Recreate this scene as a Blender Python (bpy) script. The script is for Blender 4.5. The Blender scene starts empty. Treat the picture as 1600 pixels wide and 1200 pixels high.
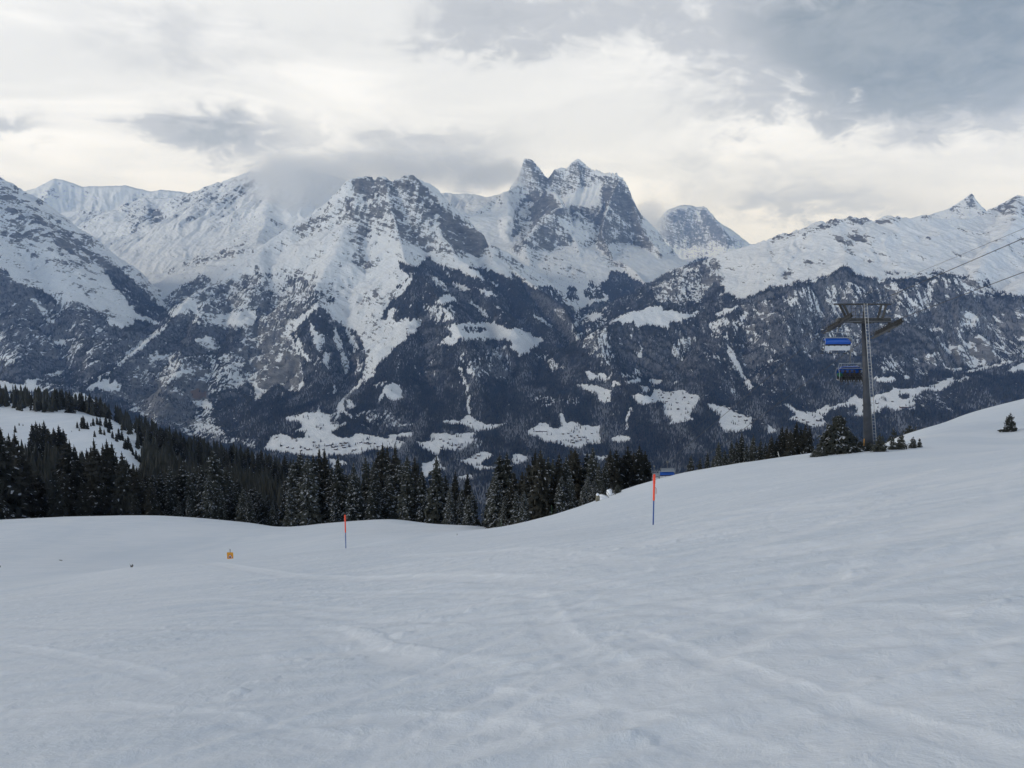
import bpy, bmesh, math, random
import numpy as np
from mathutils import Vector, Matrix

scene = bpy.context.scene
R = math.radians
rng = np.random.default_rng(7)
random.seed(7)

# ------------------------------------------------------------------ camera
PITCH = R(7.48)
FPX = 1265.0                       # focal length in pixels of the 1600 px wide photograph
cam_data = bpy.data.cameras.new("camera")
cam = bpy.data.objects.new("camera", cam_data)
scene.collection.objects.link(cam)
cam.location = (0, 0, 0)
cam.rotation_euler = (R(90) - PITCH, 0, 0)
cam_data.sensor_width = 36.0
cam_data.lens = 36.0 * FPX / 1600.0
cam_data.clip_start = 0.1
cam_data.clip_end = 120000.0
scene.camera = cam

# ------------------------------------------------------------------ exposure
scene.view_settings.view_transform = 'Standard'
scene.view_settings.look = 'None'
scene.view_settings.exposure = 0.0
scene.view_settings.gamma = 1.0
scene.cycles.use_denoising = True
scene.cycles.max_bounces = 12
scene.cycles.diffuse_bounces = 2
scene.cycles.glossy_bounces = 1
scene.cycles.transmission_bounces = 2
scene.cycles.volume_bounces = 8
scene.cycles.transparent_max_bounces = 8
scene.cycles.volume_step_rate = 1.0
scene.cycles.volume_max_steps = 96

# ------------------------------------------------------------------ sun (weak, behind the cloud deck, from the left)
SUN_EL, SUN_AZ = R(26), R(-112)      # azimuth measured from +Y towards +X
sun_data = bpy.data.lights.new("sun", 'SUN')
sun_data.energy = 1.0
sun_data.angle = R(14)
sun_data.color = (1.0, 0.955, 0.89)
sun = bpy.data.objects.new("sun", sun_data)
scene.collection.objects.link(sun)
sd = Vector((math.sin(SUN_AZ) * math.cos(SUN_EL), math.cos(SUN_AZ) * math.cos(SUN_EL), math.sin(SUN_EL)))
sun.rotation_euler = (-sd).to_track_quat('-Z', 'Y').to_euler()

# ------------------------------------------------------------------ small node helper
class NT:
    def __init__(self, tree):
        self.t = tree
        tree.nodes.clear()
    def n(self, typ, ins=None, **props):
        nd = self.t.nodes.new(typ)
        for k, v in props.items():
            setattr(nd, k, v)
        if ins:
            for k, v in ins.items():
                sock = nd.inputs[k]
                if isinstance(v, bpy.types.NodeSocket):
                    self.t.links.new(v, sock)
                else:
                    sock.default_value = v
        return nd
    def math(self, op, a, b=0.0, c=0.0, clamp=False):
        nd = self.n('ShaderNodeMath', {0: a, 1: b, 2: c}, operation=op)
        nd.use_clamp = clamp
        return nd.outputs[0]
    def mix(self, fac, a, b):
        nd = self.t.nodes.new('ShaderNodeMix')
        nd.data_type = 'RGBA'
        for sock, v in ((nd.inputs[0], fac), (nd.inputs[6], a), (nd.inputs[7], b)):
            if isinstance(v, bpy.types.NodeSocket):
                self.t.links.new(v, sock)
            else:
                sock.default_value = v if not isinstance(v, tuple) or len(v) == 4 else (*v, 1.0)
        return nd.outputs[2]
    def ramp(self, val, lo, hi, a=0.0, b=1.0):
        nd = self.n('ShaderNodeMapRange', {0: val, 1: lo, 2: hi, 3: a, 4: b}, interpolation_type='SMOOTHSTEP')
        return nd.outputs[0]
    def noise(self, vec, scale, detail=4.0, rough=0.55, dist=0.0):
        nd = self.n('ShaderNodeTexNoise', {'Vector': vec, 'Scale': scale, 'Detail': detail, 'Roughness': rough, 'Distortion': dist})
        return nd.outputs[0]
    def scale(self, vec, sc):
        return self.n('ShaderNodeVectorMath', {0: vec, 1: sc}, operation='MULTIPLY').outputs[0]

# ------------------------------------------------------------------ world: winter overcast with broken darker clouds
def pix_st(x, y):
    """pixel of the photograph -> (X/Y, Z/Y) of its line of sight"""
    u = (x - 800.0) / FPX
    v = (600.0 - y) / FPX
    c, s = math.cos(PITCH), math.sin(PITCH)
    dy = c + v * s
    return u / dy, (-s + v * c) / dy

world = bpy.data.worlds.new("World")
scene.world = world
world.use_nodes = True
w = NT(world.node_tree)
tc = w.n('ShaderNodeTexCoord')
dirv = tc.outputs['Generated']
sep = w.n('ShaderNodeSeparateXYZ', {0: dirv})
dx, dy, dz = sep.outputs
sky = w.n('ShaderNodeTexSky', sky_type='NISHITA')
sky.sun_disc = False
sky.sun_elevation = SUN_EL
sky.sun_rotation = SUN_AZ
sky.altitude = 1600.0
clear = w.n('ShaderNodeVectorMath', {0: sky.outputs[0], 1: (0.1, 0.1, 0.1)}, operation='MULTIPLY').outputs[0]
# streaky thin high cloud
vstreak = w.scale(dirv, (1.6, 1.6, 9.0))
n_hi = w.noise(vstreak, 1.7, 6.0, 0.52, 0.6)
n_md = w.noise(w.scale(dirv, (2.2, 2.2, 5.0)), 3.2, 7.0, 0.58, 0.9)
n_fi = w.noise(w.scale(dirv, (3.0, 3.0, 6.0)), 8.0, 6.0, 0.6, 0.6)
# overall brightness falls off towards the zenith and away from the hidden sun
toward = w.math('ADD', w.math('MULTIPLY', dy, 0.93), w.math('MULTIPLY', dx, -0.36))
glow = w.ramp(toward, 0.1, 0.95)
zen = w.ramp(dz, 0.33, 0.60)
bright = w.math('MULTIPLY', w.math('ADD', 1.12, w.math('MULTIPLY', glow, 0.10)), w.math('SUBTRACT', 1.0, w.math('MULTIPLY', zen, 0.87)))
white = w.mix(w.ramp(n_hi, 0.35, 0.66), (0.745, 0.76, 0.77), (0.945, 0.95, 0.95))
grey = w.mix(n_md, (0.40, 0.43, 0.47), (0.56, 0.58, 0.61))
# cloud patches: (px, py, half width px, half height px, strength)
PATCH = [(785, 28, 140, 44, .85), (1500, 40, 280, 110, 1.55), (1420, 130, 260, 50, 0.6), (1010, 5, 110, 45, .5), (1230, 30, 120, 60, .5),
         (325, 198, 100, 30, 1.0), (20, 195, 60, 22, .55), (480, 225, 120, 34, .3), (640, 238, 130, 36, .38), (745, 255, 90, 40, .35),
         (255, 70, 240, 60, .28), (1230, 305, 150, 30, .45), (1330, 330, 170, 22, .35), (1420, 175, 240, 26, .35), (1180, 245, 160, 16, .2), (540, 275, 260, 50, .2)]
acc = None
ysafe = w.math('MAXIMUM', dy, 0.05)
ps = w.math('DIVIDE', dx, ysafe)
pt = w.math('DIVIDE', dz, ysafe)
wob_s = w.math('MULTIPLY', w.math('SUBTRACT', n_md, 0.5), 0.16)
wob_t = w.math('MULTIPLY', w.math('SUBTRACT', n_fi, 0.5), 0.10)
ps2 = w.math('ADD', ps, wob_s)
pt2 = w.math('ADD', pt, wob_t)
for (px, py, hw, hh, st) in PATCH:
    cs, ct = pix_st(px, py)
    a = w.math('DIVIDE', w.math('SUBTRACT', ps2, cs), hw / FPX)
    b = w.math('DIVIDE', w.math('SUBTRACT', pt2, ct), hh / FPX)
    r2 = w.math('ADD', w.math('MULTIPLY', a, a), w.math('MULTIPLY', b, b))
    g = w.math('MULTIPLY', w.math('EXPONENT', w.math('MULTIPLY', r2, -0.9)), st)
    acc = g if acc is None else w.math('ADD', acc, g)
acc = w.math('MULTIPLY', w.math('MULTIPLY', acc, 1.3), w.ramp(dy, 0.15, 0.4))
tex = w.math('ADD', 0.35, w.math('MULTIPLY', w.ramp(w.math('ADD', w.math('MULTIPLY', n_md, 0.6), w.math('MULTIPLY', n_fi, 0.4)), 0.25, 0.72), 0.9))
dens = w.math('MULTIPLY', acc, tex)
gen = w.math('MULTIPLY', w.ramp(n_md, 0.46, 0.8), 0.30)
dens = w.math('ADD', dens, gen, clamp=True)
veryd = w.mix(w.ramp(acc, 0.9, 1.8), grey, w.mix(w.ramp(w.math('ADD', w.math('MULTIPLY', n_md, 0.5), w.math('MULTIPLY', n_fi, 0.5)), 0.32, 0.66), (0.205, 0.245, 0.28), (0.32, 0.355, 0.385)))
cloudc = w.mix(w.ramp(dens, 0.02, 0.95), white, veryd)
cl = w.n('ShaderNodeVectorMath', {0: cloudc, 1: bright}, operation='MULTIPLY')
# feed scalar brightness into all channels
blu = w.math('ADD', zen, w.math('SUBTRACT', 1.0, w.ramp(toward, -0.25, 0.5)), clamp=True)
cmb = w.n('ShaderNodeCombineXYZ', {0: bright, 1: w.math('MULTIPLY', bright, w.math('ADD', 1.0, w.math('MULTIPLY', blu, 0.19))), 2: w.math('MULTIPLY', bright, w.math('ADD', 1.0, w.math('MULTIPLY', blu, 0.46)))})
w.t.links.new(cmb.outputs[0], cl.inputs[1])
final = w.mix(0.94, clear, cl.outputs[0])
bg = w.n('ShaderNodeBackground', {'Color': final, 'Strength': 1.0})
wo = w.n('ShaderNodeOutputWorld', {'Surface': bg.outputs[0]})

# ------------------------------------------------------------------ scene graph helpers
COL = scene.collection
def link(o, parent=None):
    COL.objects.link(o)
    if parent is not None:
        o.parent = parent
    return o
def tag(o, label=None, cat=None, group=None, kind=None):
    if label: o["label"] = label
    if cat: o["category"] = cat
    if group: o["group"] = group
    if kind: o["kind"] = kind
    return o
def thing(name, label, cat, loc=(0, 0, 0), rotz=0.0, group=None):
    o = bpy.data.objects.new(name, None)
    o.empty_display_size = 0.2
    link(o)
    o.location = loc
    o.rotation_euler = (0, 0, rotz)
    return tag(o, label, cat, group)
def mesh_np(name, verts, faces, mats=(), parent=None, smooth=False, midx=None):
    """verts (n,3) array, faces (m,k) array (k = 3 or 4)"""
    verts = np.asarray(verts, np.float32)
    faces = np.asarray(faces, np.int32)
    me = bpy.data.meshes.new(name)
    k = faces.shape[1]
    me.vertices.add(len(verts)); me.vertices.foreach_set('co', verts.ravel())
    me.loops.add(faces.size); me.loops.foreach_set('vertex_index', faces.ravel())
    me.polygons.add(len(faces))
    me.polygons.foreach_set('loop_start', np.arange(len(faces), dtype=np.int32) * k)
    if midx is not None:
        me.polygons.foreach_set('material_index', np.asarray(midx, np.int32))
    me.polygons.foreach_set('use_smooth', np.full(len(faces), smooth, dtype=bool))
    for m in mats: me.materials.append(m)
    me.update(calc_edges=True)
    o = bpy.data.objects.new(name, me)
    return link(o, parent)
def bm_obj(name, bm, mat, parent=None, smooth=False):
    me = bpy.data.meshes.new(name)
    bm.to_mesh(me); bm.free()
    if isinstance(mat, (list, tuple)):
        for m in mat: me.materials.append(m)
    else:
        me.materials.append(mat)
    if smooth:
        me.polygons.foreach_set('use_smooth', np.ones(len(me.polygons), dtype=bool))
    o = bpy.data.objects.new(name, me)
    return link(o, parent)
def box(bm, c, size, rot=None, mat=0):
    m = Matrix.Translation(Vector(c))
    if rot is not None: m = m @ rot.to_4x4()
    m = m @ Matrix.Diagonal((size[0], size[1], size[2], 1))
    r = bmesh.ops.create_cube(bm, size=1.0, matrix=m)
    if mat:
        for f in {f for v in r['verts'] for f in v.link_faces}: f.material_index = mat
def tube(bm, pts, rad, seg=8, caps=True):
    """tube through points, rad scalar or list"""
    pts = [Vector(p) for p in pts]
    rads = rad if isinstance(rad, (list, tuple)) else [rad] * len(pts)
    rings = []
    for i, p in enumerate(pts):
        if i == 0: d = pts[1] - pts[0]
        elif i == len(pts) - 1: d = pts[-1] - pts[-2]
        else: d = (pts[i + 1] - pts[i]).normalized() + (pts[i] - pts[i - 1]).normalized()
        d.normalize()
        ref = Vector((0, 0, 1)) if abs(d.z) < 0.9 else Vector((1, 0, 0))
        a = d.cross(ref).normalized(); b = d.cross(a).normalized()
        rings.append([bm.verts.new(p + (a * math.cos(2 * math.pi * k / seg) + b * math.sin(2 * math.pi * k / seg)) * rads[i]) for k in range(seg)])
    for i in range(len(rings) - 1):
        for k in range(seg):
            bm.faces.new((rings[i][k], rings[i][(k + 1) % seg], rings[i + 1][(k + 1) % seg], rings[i + 1][k]))
    if caps:
        bm.faces.new(rings[0][::-1]); bm.faces.new(rings[-1])
def copy_tree(o, parent=None):
    c = o.copy(); COL.objects.link(c); c.parent = parent
    for ch in o.children: copy_tree(ch, c)
    return c

# ------------------------------------------------------------------ materials
def new_mat(name):
    m = bpy.data.materials.new(name); m.use_nodes = True
    return m, NT(m.node_tree)
def out(nt, bsdf):
    nt.n('ShaderNodeOutputMaterial', {'Surface': bsdf.outputs[0]})
def simple_mat(name, col, rough=0.6, metal=0.0, var=0.12, scale=20.0, bump=0.0):
    m, nt = new_mat(name)
    t = nt.n('ShaderNodeTexCoord')
    nz = nt.noise(t.outputs['Object'], scale, 4.0, 0.6)
    c = nt.mix(nt.ramp(nz, 0.3, 0.7), tuple(x * (1 - var) for x in col), tuple(min(1, x * (1 + var)) for x in col))
    b = nt.n('ShaderNodeBsdfPrincipled', {'Base Color': c, 'Roughness': rough, 'Metallic': metal})
    if bump:
        bp = nt.n('ShaderNodeBump', {'Height': nz, 'Strength': bump, 'Distance': 0.02})
        nt.t.links.new(bp.outputs[0], b.inputs['Normal'])
    out(nt, b)
    return m

M = {}
M['steel'] = simple_mat("galvanised_steel", (0.17, 0.175, 0.18), 0.55, 0.35, 0.25, 3.0)
M['dark_steel'] = simple_mat("dark_steel", (0.055, 0.055, 0.055), 0.5, 0.4, 0.3, 6.0)
M['shaft'] = simple_mat("weathered_shaft_steel", (0.048, 0.053, 0.064), 0.6, 0.2, 0.25, 1.2)
M['ladder'] = simple_mat("ladder_aluminium", (0.52, 0.51, 0.49), 0.45, 0.2, 0.1, 8.0)
M['rubber'] = simple_mat("rubber", (0.03, 0.03, 0.03), 0.7)
M['chair_white'] = simple_mat("pale_seat_panel", (0.62, 0.63, 0.64), 0.5, 0, 0.08, 4)
M['chair_grey'] = simple_mat("grey_frame_paint", (0.30, 0.33, 0.36), 0.5, 0.2, 0.1, 4)
M['black'] = simple_mat("black_padding", (0.018, 0.018, 0.02), 0.7)
M['red'] = simple_mat("fluorescent_red_plastic", (0.95, 0.085, 0.03), 0.45, 0, 0.06, 10)
M['red_dark'] = simple_mat("red_ribbon", (0.45, 0.03, 0.03), 0.6)
M['pole_blue'] = simple_mat("blue_pole_paint", (0.028, 0.085, 0.30), 0.45, 0, 0.1, 10)
M['yellow'] = simple_mat("yellow_sign_paint", (0.72, 0.33, 0.015), 0.5, 0, 0.08, 12)
M['sign_white'] = simple_mat("white_sign_paint", (0.75, 0.72, 0.68), 0.5)
M['sign_red'] = simple_mat("red_sign_paint", (0.55, 0.06, 0.03), 0.5)
M['wood'] = simple_mat("weathered_wood", (0.16, 0.13, 0.10), 0.85, 0, 0.35, 14, 0.3)
M['rock'] = simple_mat("lichen_rock", (0.20, 0.185, 0.14), 0.9, 0, 0.4, 9, 0.6)
M['snowcap'] = simple_mat("snow_cap", (0.86, 0.88, 0.91), 0.7, 0, 0.03, 6, 0.2)
M['stake_white'] = simple_mat("white_stake_paint", (0.55, 0.54, 0.50), 0.6)
M['stake_green'] = simple_mat("green_stake_paint", (0.06, 0.13, 0.07), 0.6)
M['twig'] = simple_mat("dry_twig", (0.17, 0.16, 0.14), 0.9)
M['bark'] = simple_mat("spruce_bark", (0.045, 0.036, 0.03), 0.9, 0, 0.4, 6)
M['chalet_wood'] = simple_mat("chalet_wood", (0.055, 0.035, 0.026), 0.8, 0, 0.3, 1)

def bubble_mat():
    m, nt = new_mat("blue_bubble_plastic")
    b = nt.n('ShaderNodeBsdfPrincipled', {'Base Color': (0.008, 0.07, 0.36, 1), 'Roughness': 0.25})
    t = nt.n('ShaderNodeTexCoord')
    nz = nt.noise(t.outputs['Object'], 2.0, 3.0)
    c = nt.mix(nz, (0.007, 0.066, 0.33), (0.011, 0.095, 0.43))
    nt.t.links.new(c, b.inputs['Base Color'])
    out(nt, b)
    return m
M['bubble'] = bubble_mat()

def snow_mat():
    m, nt = new_mat("piste_snow")
    t = nt.n('ShaderNodeTexCoord')
    P = t.outputs['Object']
    # real tone differences: scraped, icier streaks and fresher powder
    warp = nt.noise(nt.scale(P, (0.10, 0.035, 0.0)), 1.0, 4.0, 0.55, 0.8)
    streak = nt.noise(nt.scale(P, (0.22, 1.3, 0.0)), 1.0, 5.0, 0.6, 1.2)
    fac = nt.ramp(nt.math('ADD', nt.math('MULTIPLY', warp, 0.5), nt.math('MULTIPLY', streak, 0.5)), 0.36, 0.64)
    c = nt.mix(fac, (0.765, 0.82, 0.87), (0.885, 0.915, 0.94))
    band = nt.n('ShaderNodeAttribute', attribute_name="scraped").outputs['Fac']
    c = nt.mix(nt.math('MULTIPLY', band, 0.8), c, (0.94, 0.955, 0.965))
    g1 = nt.noise(P, 14.0, 5.0, 0.7)
    g2 = nt.noise(P, 3.2, 5.0, 0.65, 0.5)
    h = nt.math('ADD', nt.math('MULTIPLY', g1, 0.35), nt.math('MULTIPLY', g2, 1.0))
    bp = nt.n('ShaderNodeBump', {'Height': h, 'Strength': nt.math('SUBTRACT', 0.62, nt.math('MULTIPLY', band, 0.4)), 'Distance': 0.055})
    b = nt.n('ShaderNodeBsdfPrincipled', {'Base Color': c, 'Roughness': 0.62, 'Normal': bp.outputs[0]})
    b.inputs['Specular IOR Level'].default_value = 0.25
    out(nt, b)
    return m
M['snow'] = snow_mat()

def needle_mat(name, ca, cb):
    m, nt = new_mat(name)
    t = nt.n('ShaderNodeTexCoord')
    oi = nt.n('ShaderNodeObjectInfo')
    nz = nt.noise(t.outputs['Object'], 9.0, 4.0, 0.6)
    f = nt.math('ADD', nt.math('MULTIPLY', nz, 0.7), nt.math('MULTIPLY', oi.outputs['Random'], 0.4))
    c = nt.mix(nt.ramp(f, 0.25, 0.85), ca, cb)
    b = nt.n('ShaderNodeBsdfPrincipled', {'Base Color': c, 'Roughness': 0.75})
    b.inputs['Specular IOR Level'].default_value = 0.2
    out(nt, b)
    return m
M['needle'] = needle_mat("spruce_needles", (0.022, 0.025, 0.022), (0.055, 0.054, 0.044))
M['needle_brown'] = needle_mat("olive_fir_needles", (0.034, 0.039, 0.034), (0.078, 0.083, 0.070))
M['frost'] = simple_mat("snow_on_twigs", (0.42, 0.44, 0.47), 0.8, 0, 0.3, 30)
# ================================================================== TERRAIN
CP, SP = math.cos(PITCH), math.sin(PITCH)
def st_np(x, y):
    u = (np.asarray(x, float) - 800.0) / FPX
    v = (600.0 - np.asarray(y, float)) / FPX
    d = CP + v * SP
    return u / d, (-SP + v * CP) / d
def P3(x, y, Y):
    s, t = pix_st(x, y)
    return (s * Y, Y, t * Y)
def to_pix(s, t):
    """(X/Y, Z/Y) -> pixel"""
    dep = CP - t * SP
    return 800.0 + FPX * s / dep, 600.0 - FPX * (SP + t * CP) / dep

# ---- numpy gradient noise
_perm = np.random.default_rng(11).permutation(4096).astype(np.int64)
_ga = np.random.default_rng(12).uniform(0, 2 * np.pi, 4096)
_gx, _gy = np.cos(_ga), np.sin(_ga)
def perlin(x, y, seed=0):
    xi = np.floor(x).astype(np.int64); yi = np.floor(y).astype(np.int64)
    xf = x - xi; yf = y - yi
    u = xf * xf * xf * (xf * (xf * 6 - 15) + 10); v = yf * yf * yf * (yf * (yf * 6 - 15) + 10)
    def g(ix, iy, fx, fy):
        h = _perm[(_perm[(ix + seed * 131) & 4095] + iy) & 4095]
        return _gx[h] * fx + _gy[h] * fy
    n00 = g(xi, yi, xf, yf); n10 = g(xi + 1, yi, xf - 1, yf)
    n01 = g(xi, yi + 1, xf, yf - 1); n11 = g(xi + 1, yi + 1, xf - 1, yf - 1)
    return ((n00 * (1 - u) + n10 * u) * (1 - v) + (n01 * (1 - u) + n11 * u) * v) * 1.5
def fbm(x, y, octv=5, gain=0.5, seed=0, ridged=False):
    a, s, tot = 1.0, 0.0, 0.0
    for o in range(octv):
        n = perlin(x * 2 ** o + 17.3 * o, y * 2 ** o - 9.1 * o, seed + o)
        if ridged: n = 0.5 - np.abs(n) * 1.6
        s = s + a * n; tot += a; a *= gain
    return s / tot

def smooth01(x, a, b):
    t = np.clip((x - a) / (b - a), 0, 1)
    return t * t * (3 - 2 * t)

# ---- thin plate spline
def tps_fit(pts, vals, lam=1e-4):
    pts = np.asarray(pts, float); n = len(pts)
    d2 = ((pts[:, None] - pts[None]) ** 2).sum(-1)
    K = 0.5 * d2 * np.log(d2 + 1e-12) + lam * np.eye(n)
    Pm = np.c_[np.ones(n), pts]
    A = np.block([[K, Pm], [Pm.T, np.zeros((3, 3))]])
    c = np.linalg.solve(A, np.r_[np.asarray(vals, float), np.zeros(3)])
    def f(q):
        o = c[n] + q[:, 0] * c[n + 1] + q[:, 1] * c[n + 2]
        for i in range(n):
            r2 = (q[:, 0] - pts[i, 0]) ** 2 + (q[:, 1] - pts[i, 1]) ** 2
            o = o + c[i] * 0.5 * r2 * np.log(r2 + 1e-12)
        return o
    return f

# ------------------------------------------------------------------ foreground slope: (px, py, distance)
FG = [(790,823,62),(700,838,55),(540,857,45),(380,872,47),(205,886,48),(100,905,45),(0,921,42),(-200,950,40),
 (1020,824,29),(620,842,62),
 (540,862,54),(360,877,62),(205,889,60),(0,893,62),(-200,900,62),
 (540,842,75),(360,852,88),(200,852,88),(0,852,85),(-200,855,85),(620,828,92),(0,812,122),(100,808,126),(190,806,128),(250,806,128),(320,810,126),(400,818,124),
 (440,824,122),(500,819,122),(560,815,122),(620,812,118),(680,819,110),(760,824,100),(-200,820,118),
 (0,835,160),(100,832,160),(190,832,165),(320,838,165),(440,852,165),(560,846,160),(680,850,150),(760,858,140),(850,850,120),
 (800,820,68),(860,806,70),(900,795,70),(940,778,71),(965,769,72),(1040,746,74),(1100,733.5,76),(1200,720,80),(1280,709,83),(1350,701,84),(1430,687,84),
 (860,842,95),(900,830,95),(965,800,98),(1040,778,105),(1100,762,110),(1200,748,115),(1290,735,115),(1357,712,98),
 (1400,684,106),(1460,666,116),(1500,651,125),(1560,636,135),(1602,626,142),(1720,600,150),
 (1330,735,130),(1420,715,160),(1500,690,180),(1600,670,220),(1720,650,220),
 (1500,681,80),(1577,675,82),(1700,650,82),(1640,690,60),
 (0,765,230),(100,770,240),(200,775,260),(310,795,250),(420,815,240),(-200,740,230),
 (0,700,330),(100,728,330),(150,728,330),(215,738,330),(300,770,340),(400,790,330),
 (0,665,420),(100,672,430),(180,690,420),(215,715,420),(50,652,470),
 (0,640,520),(130,643,530),(180,660,520),(-200,620,520),(260,710,480),(340,745,470),
 (0,624,660),(60,632,660),(120,648,650),(200,672,620),(300,705,580),(370,722,550),(440,738,520),(520,790,480),(-200,585,700),
 (0,700,980),(200,740,980),(400,790,950),(-200,680,1000),(500,830,900),
 (600,850,300),(800,850,300),(600,840,600),(800,840,600),(700,840,980),(900,840,980),(1000,810,300),(1000,830,980),(1200,790,300),(1200,800,980),(1500,740,400),(1500,770,980),(1750,720,500),(1750,770,1000)]
pts, vals = [], []
for (x, y, Y) in FG:
    s, t = pix_st(x, y)
    pts.append((s * 2.2, math.log(Y))); vals.append(t)
for Y in (2.2, 3.5, 6, 10, 16, 24):
    for s in (-1.0, -0.7, -0.45, -0.2, 0.05, 0.25, 0.45, 0.7, 1.0):
        lat = 0.18 * s if s > -0.2 else -0.036 + 0.10 * (s + 0.2)
        pts.append((s * 2.2, math.log(Y))); vals.append(-1.62 / Y - 0.272 + lat)
_fg = tps_fit(pts, vals, 2e-5)
def fg_t(s, Y):
    s = np.atleast_1d(np.asarray(s, float)); Y = np.atleast_1d(np.asarray(Y, float))
    return _fg(np.c_[s * 2.2, np.log(Y)])
def ground_z(X, Y):
    return float(fg_t(X / Y, Y)[0] * Y)
def on_ground(px, Y):
    """point of the near slope at distance Y in the column of pixel px"""
    t = -0.25
    for _ in range(4):
        s = (px - 800.0) / FPX * (CP - t * SP)
        t = float(fg_t(s, Y)[0])
    return Vector((s * Y, Y, t * Y))

NS, SMAX = 900, 0.84
srow = np.linspace(-SMAX, SMAX, NS)
yrow = np.exp(np.r_[np.linspace(math.log(2.3), math.log(130), 640, endpoint=False), np.linspace(math.log(130), math.log(1000), 130)])
S, YY = np.meshgrid(srow, yrow)
# TPS on a coarse grid then linear upsampling
cs_ = np.linspace(-SMAX, SMAX, 181); cy_ = np.linspace(math.log(2.3), math.log(1000), 220)
CS, CY = np.meshgrid(cs_, cy_)
TC = _fg(np.c_[CS.ravel() * 2.2, CY.ravel()]).reshape(CS.shape)
def bilin(grid, u, v):
    u = np.clip(u, 0, grid.shape[1] - 1.001); v = np.clip(v, 0, grid.shape[0] - 1.001)
    i = u.astype(int); j = v.astype(int); fu = u - i; fv = v - j
    return (grid[j, i] * (1 - fu) + grid[j, i + 1] * fu) * (1 - fv) + (grid[j + 1, i] * (1 - fu) + grid[j + 1, i + 1] * fu) * fv
Tq = bilin(TC, (S + SMAX) / (2 * SMAX) * 180, (np.log(YY) - math.log(2.3)) / (math.log(1000) - math.log(2.3)) * 219)
Z = Tq * YY
X = S * YY
near = smooth01(YY, 140, 60)
# groomed piste lies right of the shoulder line; beyond it untouched powder
sh_x = np.array([-400, 0, 205, 380, 540, 700, 790, 860, 965, 1100, 1350, 1900]); sh_Y = np.array([38, 41, 47, 46, 44, 54, 58, 52, 50, 48, 55, 60])
ss, _ = st_np(sh_x, np.full(len(sh_x), 850))
piste = smooth01(np.interp(S, ss, sh_Y) * (1 + 0.06 * perlin(S * 14, S * 0, 5)) - YY, -3.0, 3.0)
Z += near * 0.06 * fbm(X / 9, YY / 14, 3, 0.5, 21) * (0.4 + 0.6 * piste)
Z += near * piste * (0.014 * fbm(X / 1.9 + 0.3 * YY, YY / 3.0, 4, 0.55, 31))
Z += near * piste * 0.014 * fbm(X / 0.38, YY / 0.55, 3, 0.6, 41)
lump = np.clip(fbm(X / 0.42, YY / 0.36, 3, 0.6, 51) - 0.16, 0, 1)
patchm = smooth01(fbm(X / 3.2, YY / 3.6, 3, 0.5, 61), -0.02, 0.28)
Z += near * piste * patchm * lump * 0.08
# ski tracks: shallow carved arcs with a small berm
rt = np.random.default_rng(5)
msk = (YY < 95)
scr = np.zeros(int(msk.sum()))
Xm, Ym = X[msk], YY[msk]; dz_ = np.zeros_like(Xm)
for k in range(95):
    Yc = math.exp(rt.uniform(math.log(4), math.log(70))); Xc = rt.uniform(-0.75, 0.75) * Yc
    ang = rt.normal(0.15, 0.4) + (math.pi if rt.random() < .5 else 0)
    rad = rt.uniform(9, 50); side = 1 if rt.random() < 0.5 else -1
    cx, cy = Xc - math.sin(ang) * rad * side, Yc + math.cos(ang) * rad * side
    dd = np.hypot(Xm - cx, Ym - cy) - rad
    da = np.hypot(Xm - Xc, Ym - Yc)
    ln = rt.uniform(4, 9) + 0.2 * Yc
    fade = np.clip(1.2 - da / ln, 0, 1)
    fade = np.minimum(fade * 2, 1)
    wd = rt.uniform(0.06, 0.22)
    dep = rt.uniform(0.010, 0.035) * (1 + wd * 3)
    prof = -np.exp(-(dd / wd) ** 2) + 0.45 * np.exp(-((dd - 1.9 * wd) / (wd * 0.8)) ** 2)
    dz_ += fade * dep * prof; scr = np.maximum(scr, 0.45 * fade * np.exp(-(dd / wd) ** 2))
    if rt.random() < 0.6:
        prof2 = -np.exp(-((dd + 0.42) / (wd)) ** 2)
        dz_ += fade * dep * 0.8 * prof2
# the broad scraped arcs that stand out on the piste
def swoosh(pixs, wid, dep):
    global dz_, scr
    P = [on_ground_fast(px, py) for px, py in pixs]
    best = np.full(Xm.shape, 1e9); sg = np.zeros_like(Xm)
    for (x0, y0), (x1, y1) in zip(P[:-1], P[1:]):
        ex, ey = x1 - x0, y1 - y0; L2 = ex * ex + ey * ey
        tt = np.clip(((Xm - x0) * ex + (Ym - y0) * ey) / L2, 0, 1)
        qx, qy = Xm - x0 - tt * ex, Ym - y0 - tt * ey
        d = np.hypot(qx, qy); b = d < best
        best[b] = d[b]; sg[b] = (ex * qy - ey * qx)[b]
    dsg = best * np.sign(sg)
    if dep > 0: scr = np.maximum(scr, np.exp(-(best / (wid * 1.15)) ** 4) * np.clip(dep * 14, .3, 1) * (0.75 + 0.5 * perlin(Xm / 0.9, Ym / 0.9, 77)))
    dz_ += dep * (-np.exp(-(best / wid) ** 4) + 0.35 * np.exp(-((dsg - 1.25 * wid) / (0.3 * wid)) ** 2))
def on_ground_fast(px, py):
    s, t = pix_st(px, py)
    ys = np.exp(np.linspace(math.log(2.5), math.log(120), 400))
    tt = fg_t(np.full(400, s), ys)
    i = int(np.argmax(tt > t))
    return s * ys[i], ys[i]
swoosh([(505,985),(560,1010),(640,1030),(740,1042)], 0.30, 0.05)
swoosh([(560,985),(600,1005),(680,1022)], 0.15, -0.035)
swoosh([(830,925),(850,960),(880,1000),(960,1040)], 0.22, 0.035)
swoosh([(560,905),(700,900),(900,912),(1100,940),(1300,990)], 0.35, 0.035)
swoosh([(1180,860),(1300,852),(1420,835),(1600,780)], 0.45, 0.06)
swoosh([(1250,905),(1400,890),(1600,840)], 0.4, 0.05)
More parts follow.
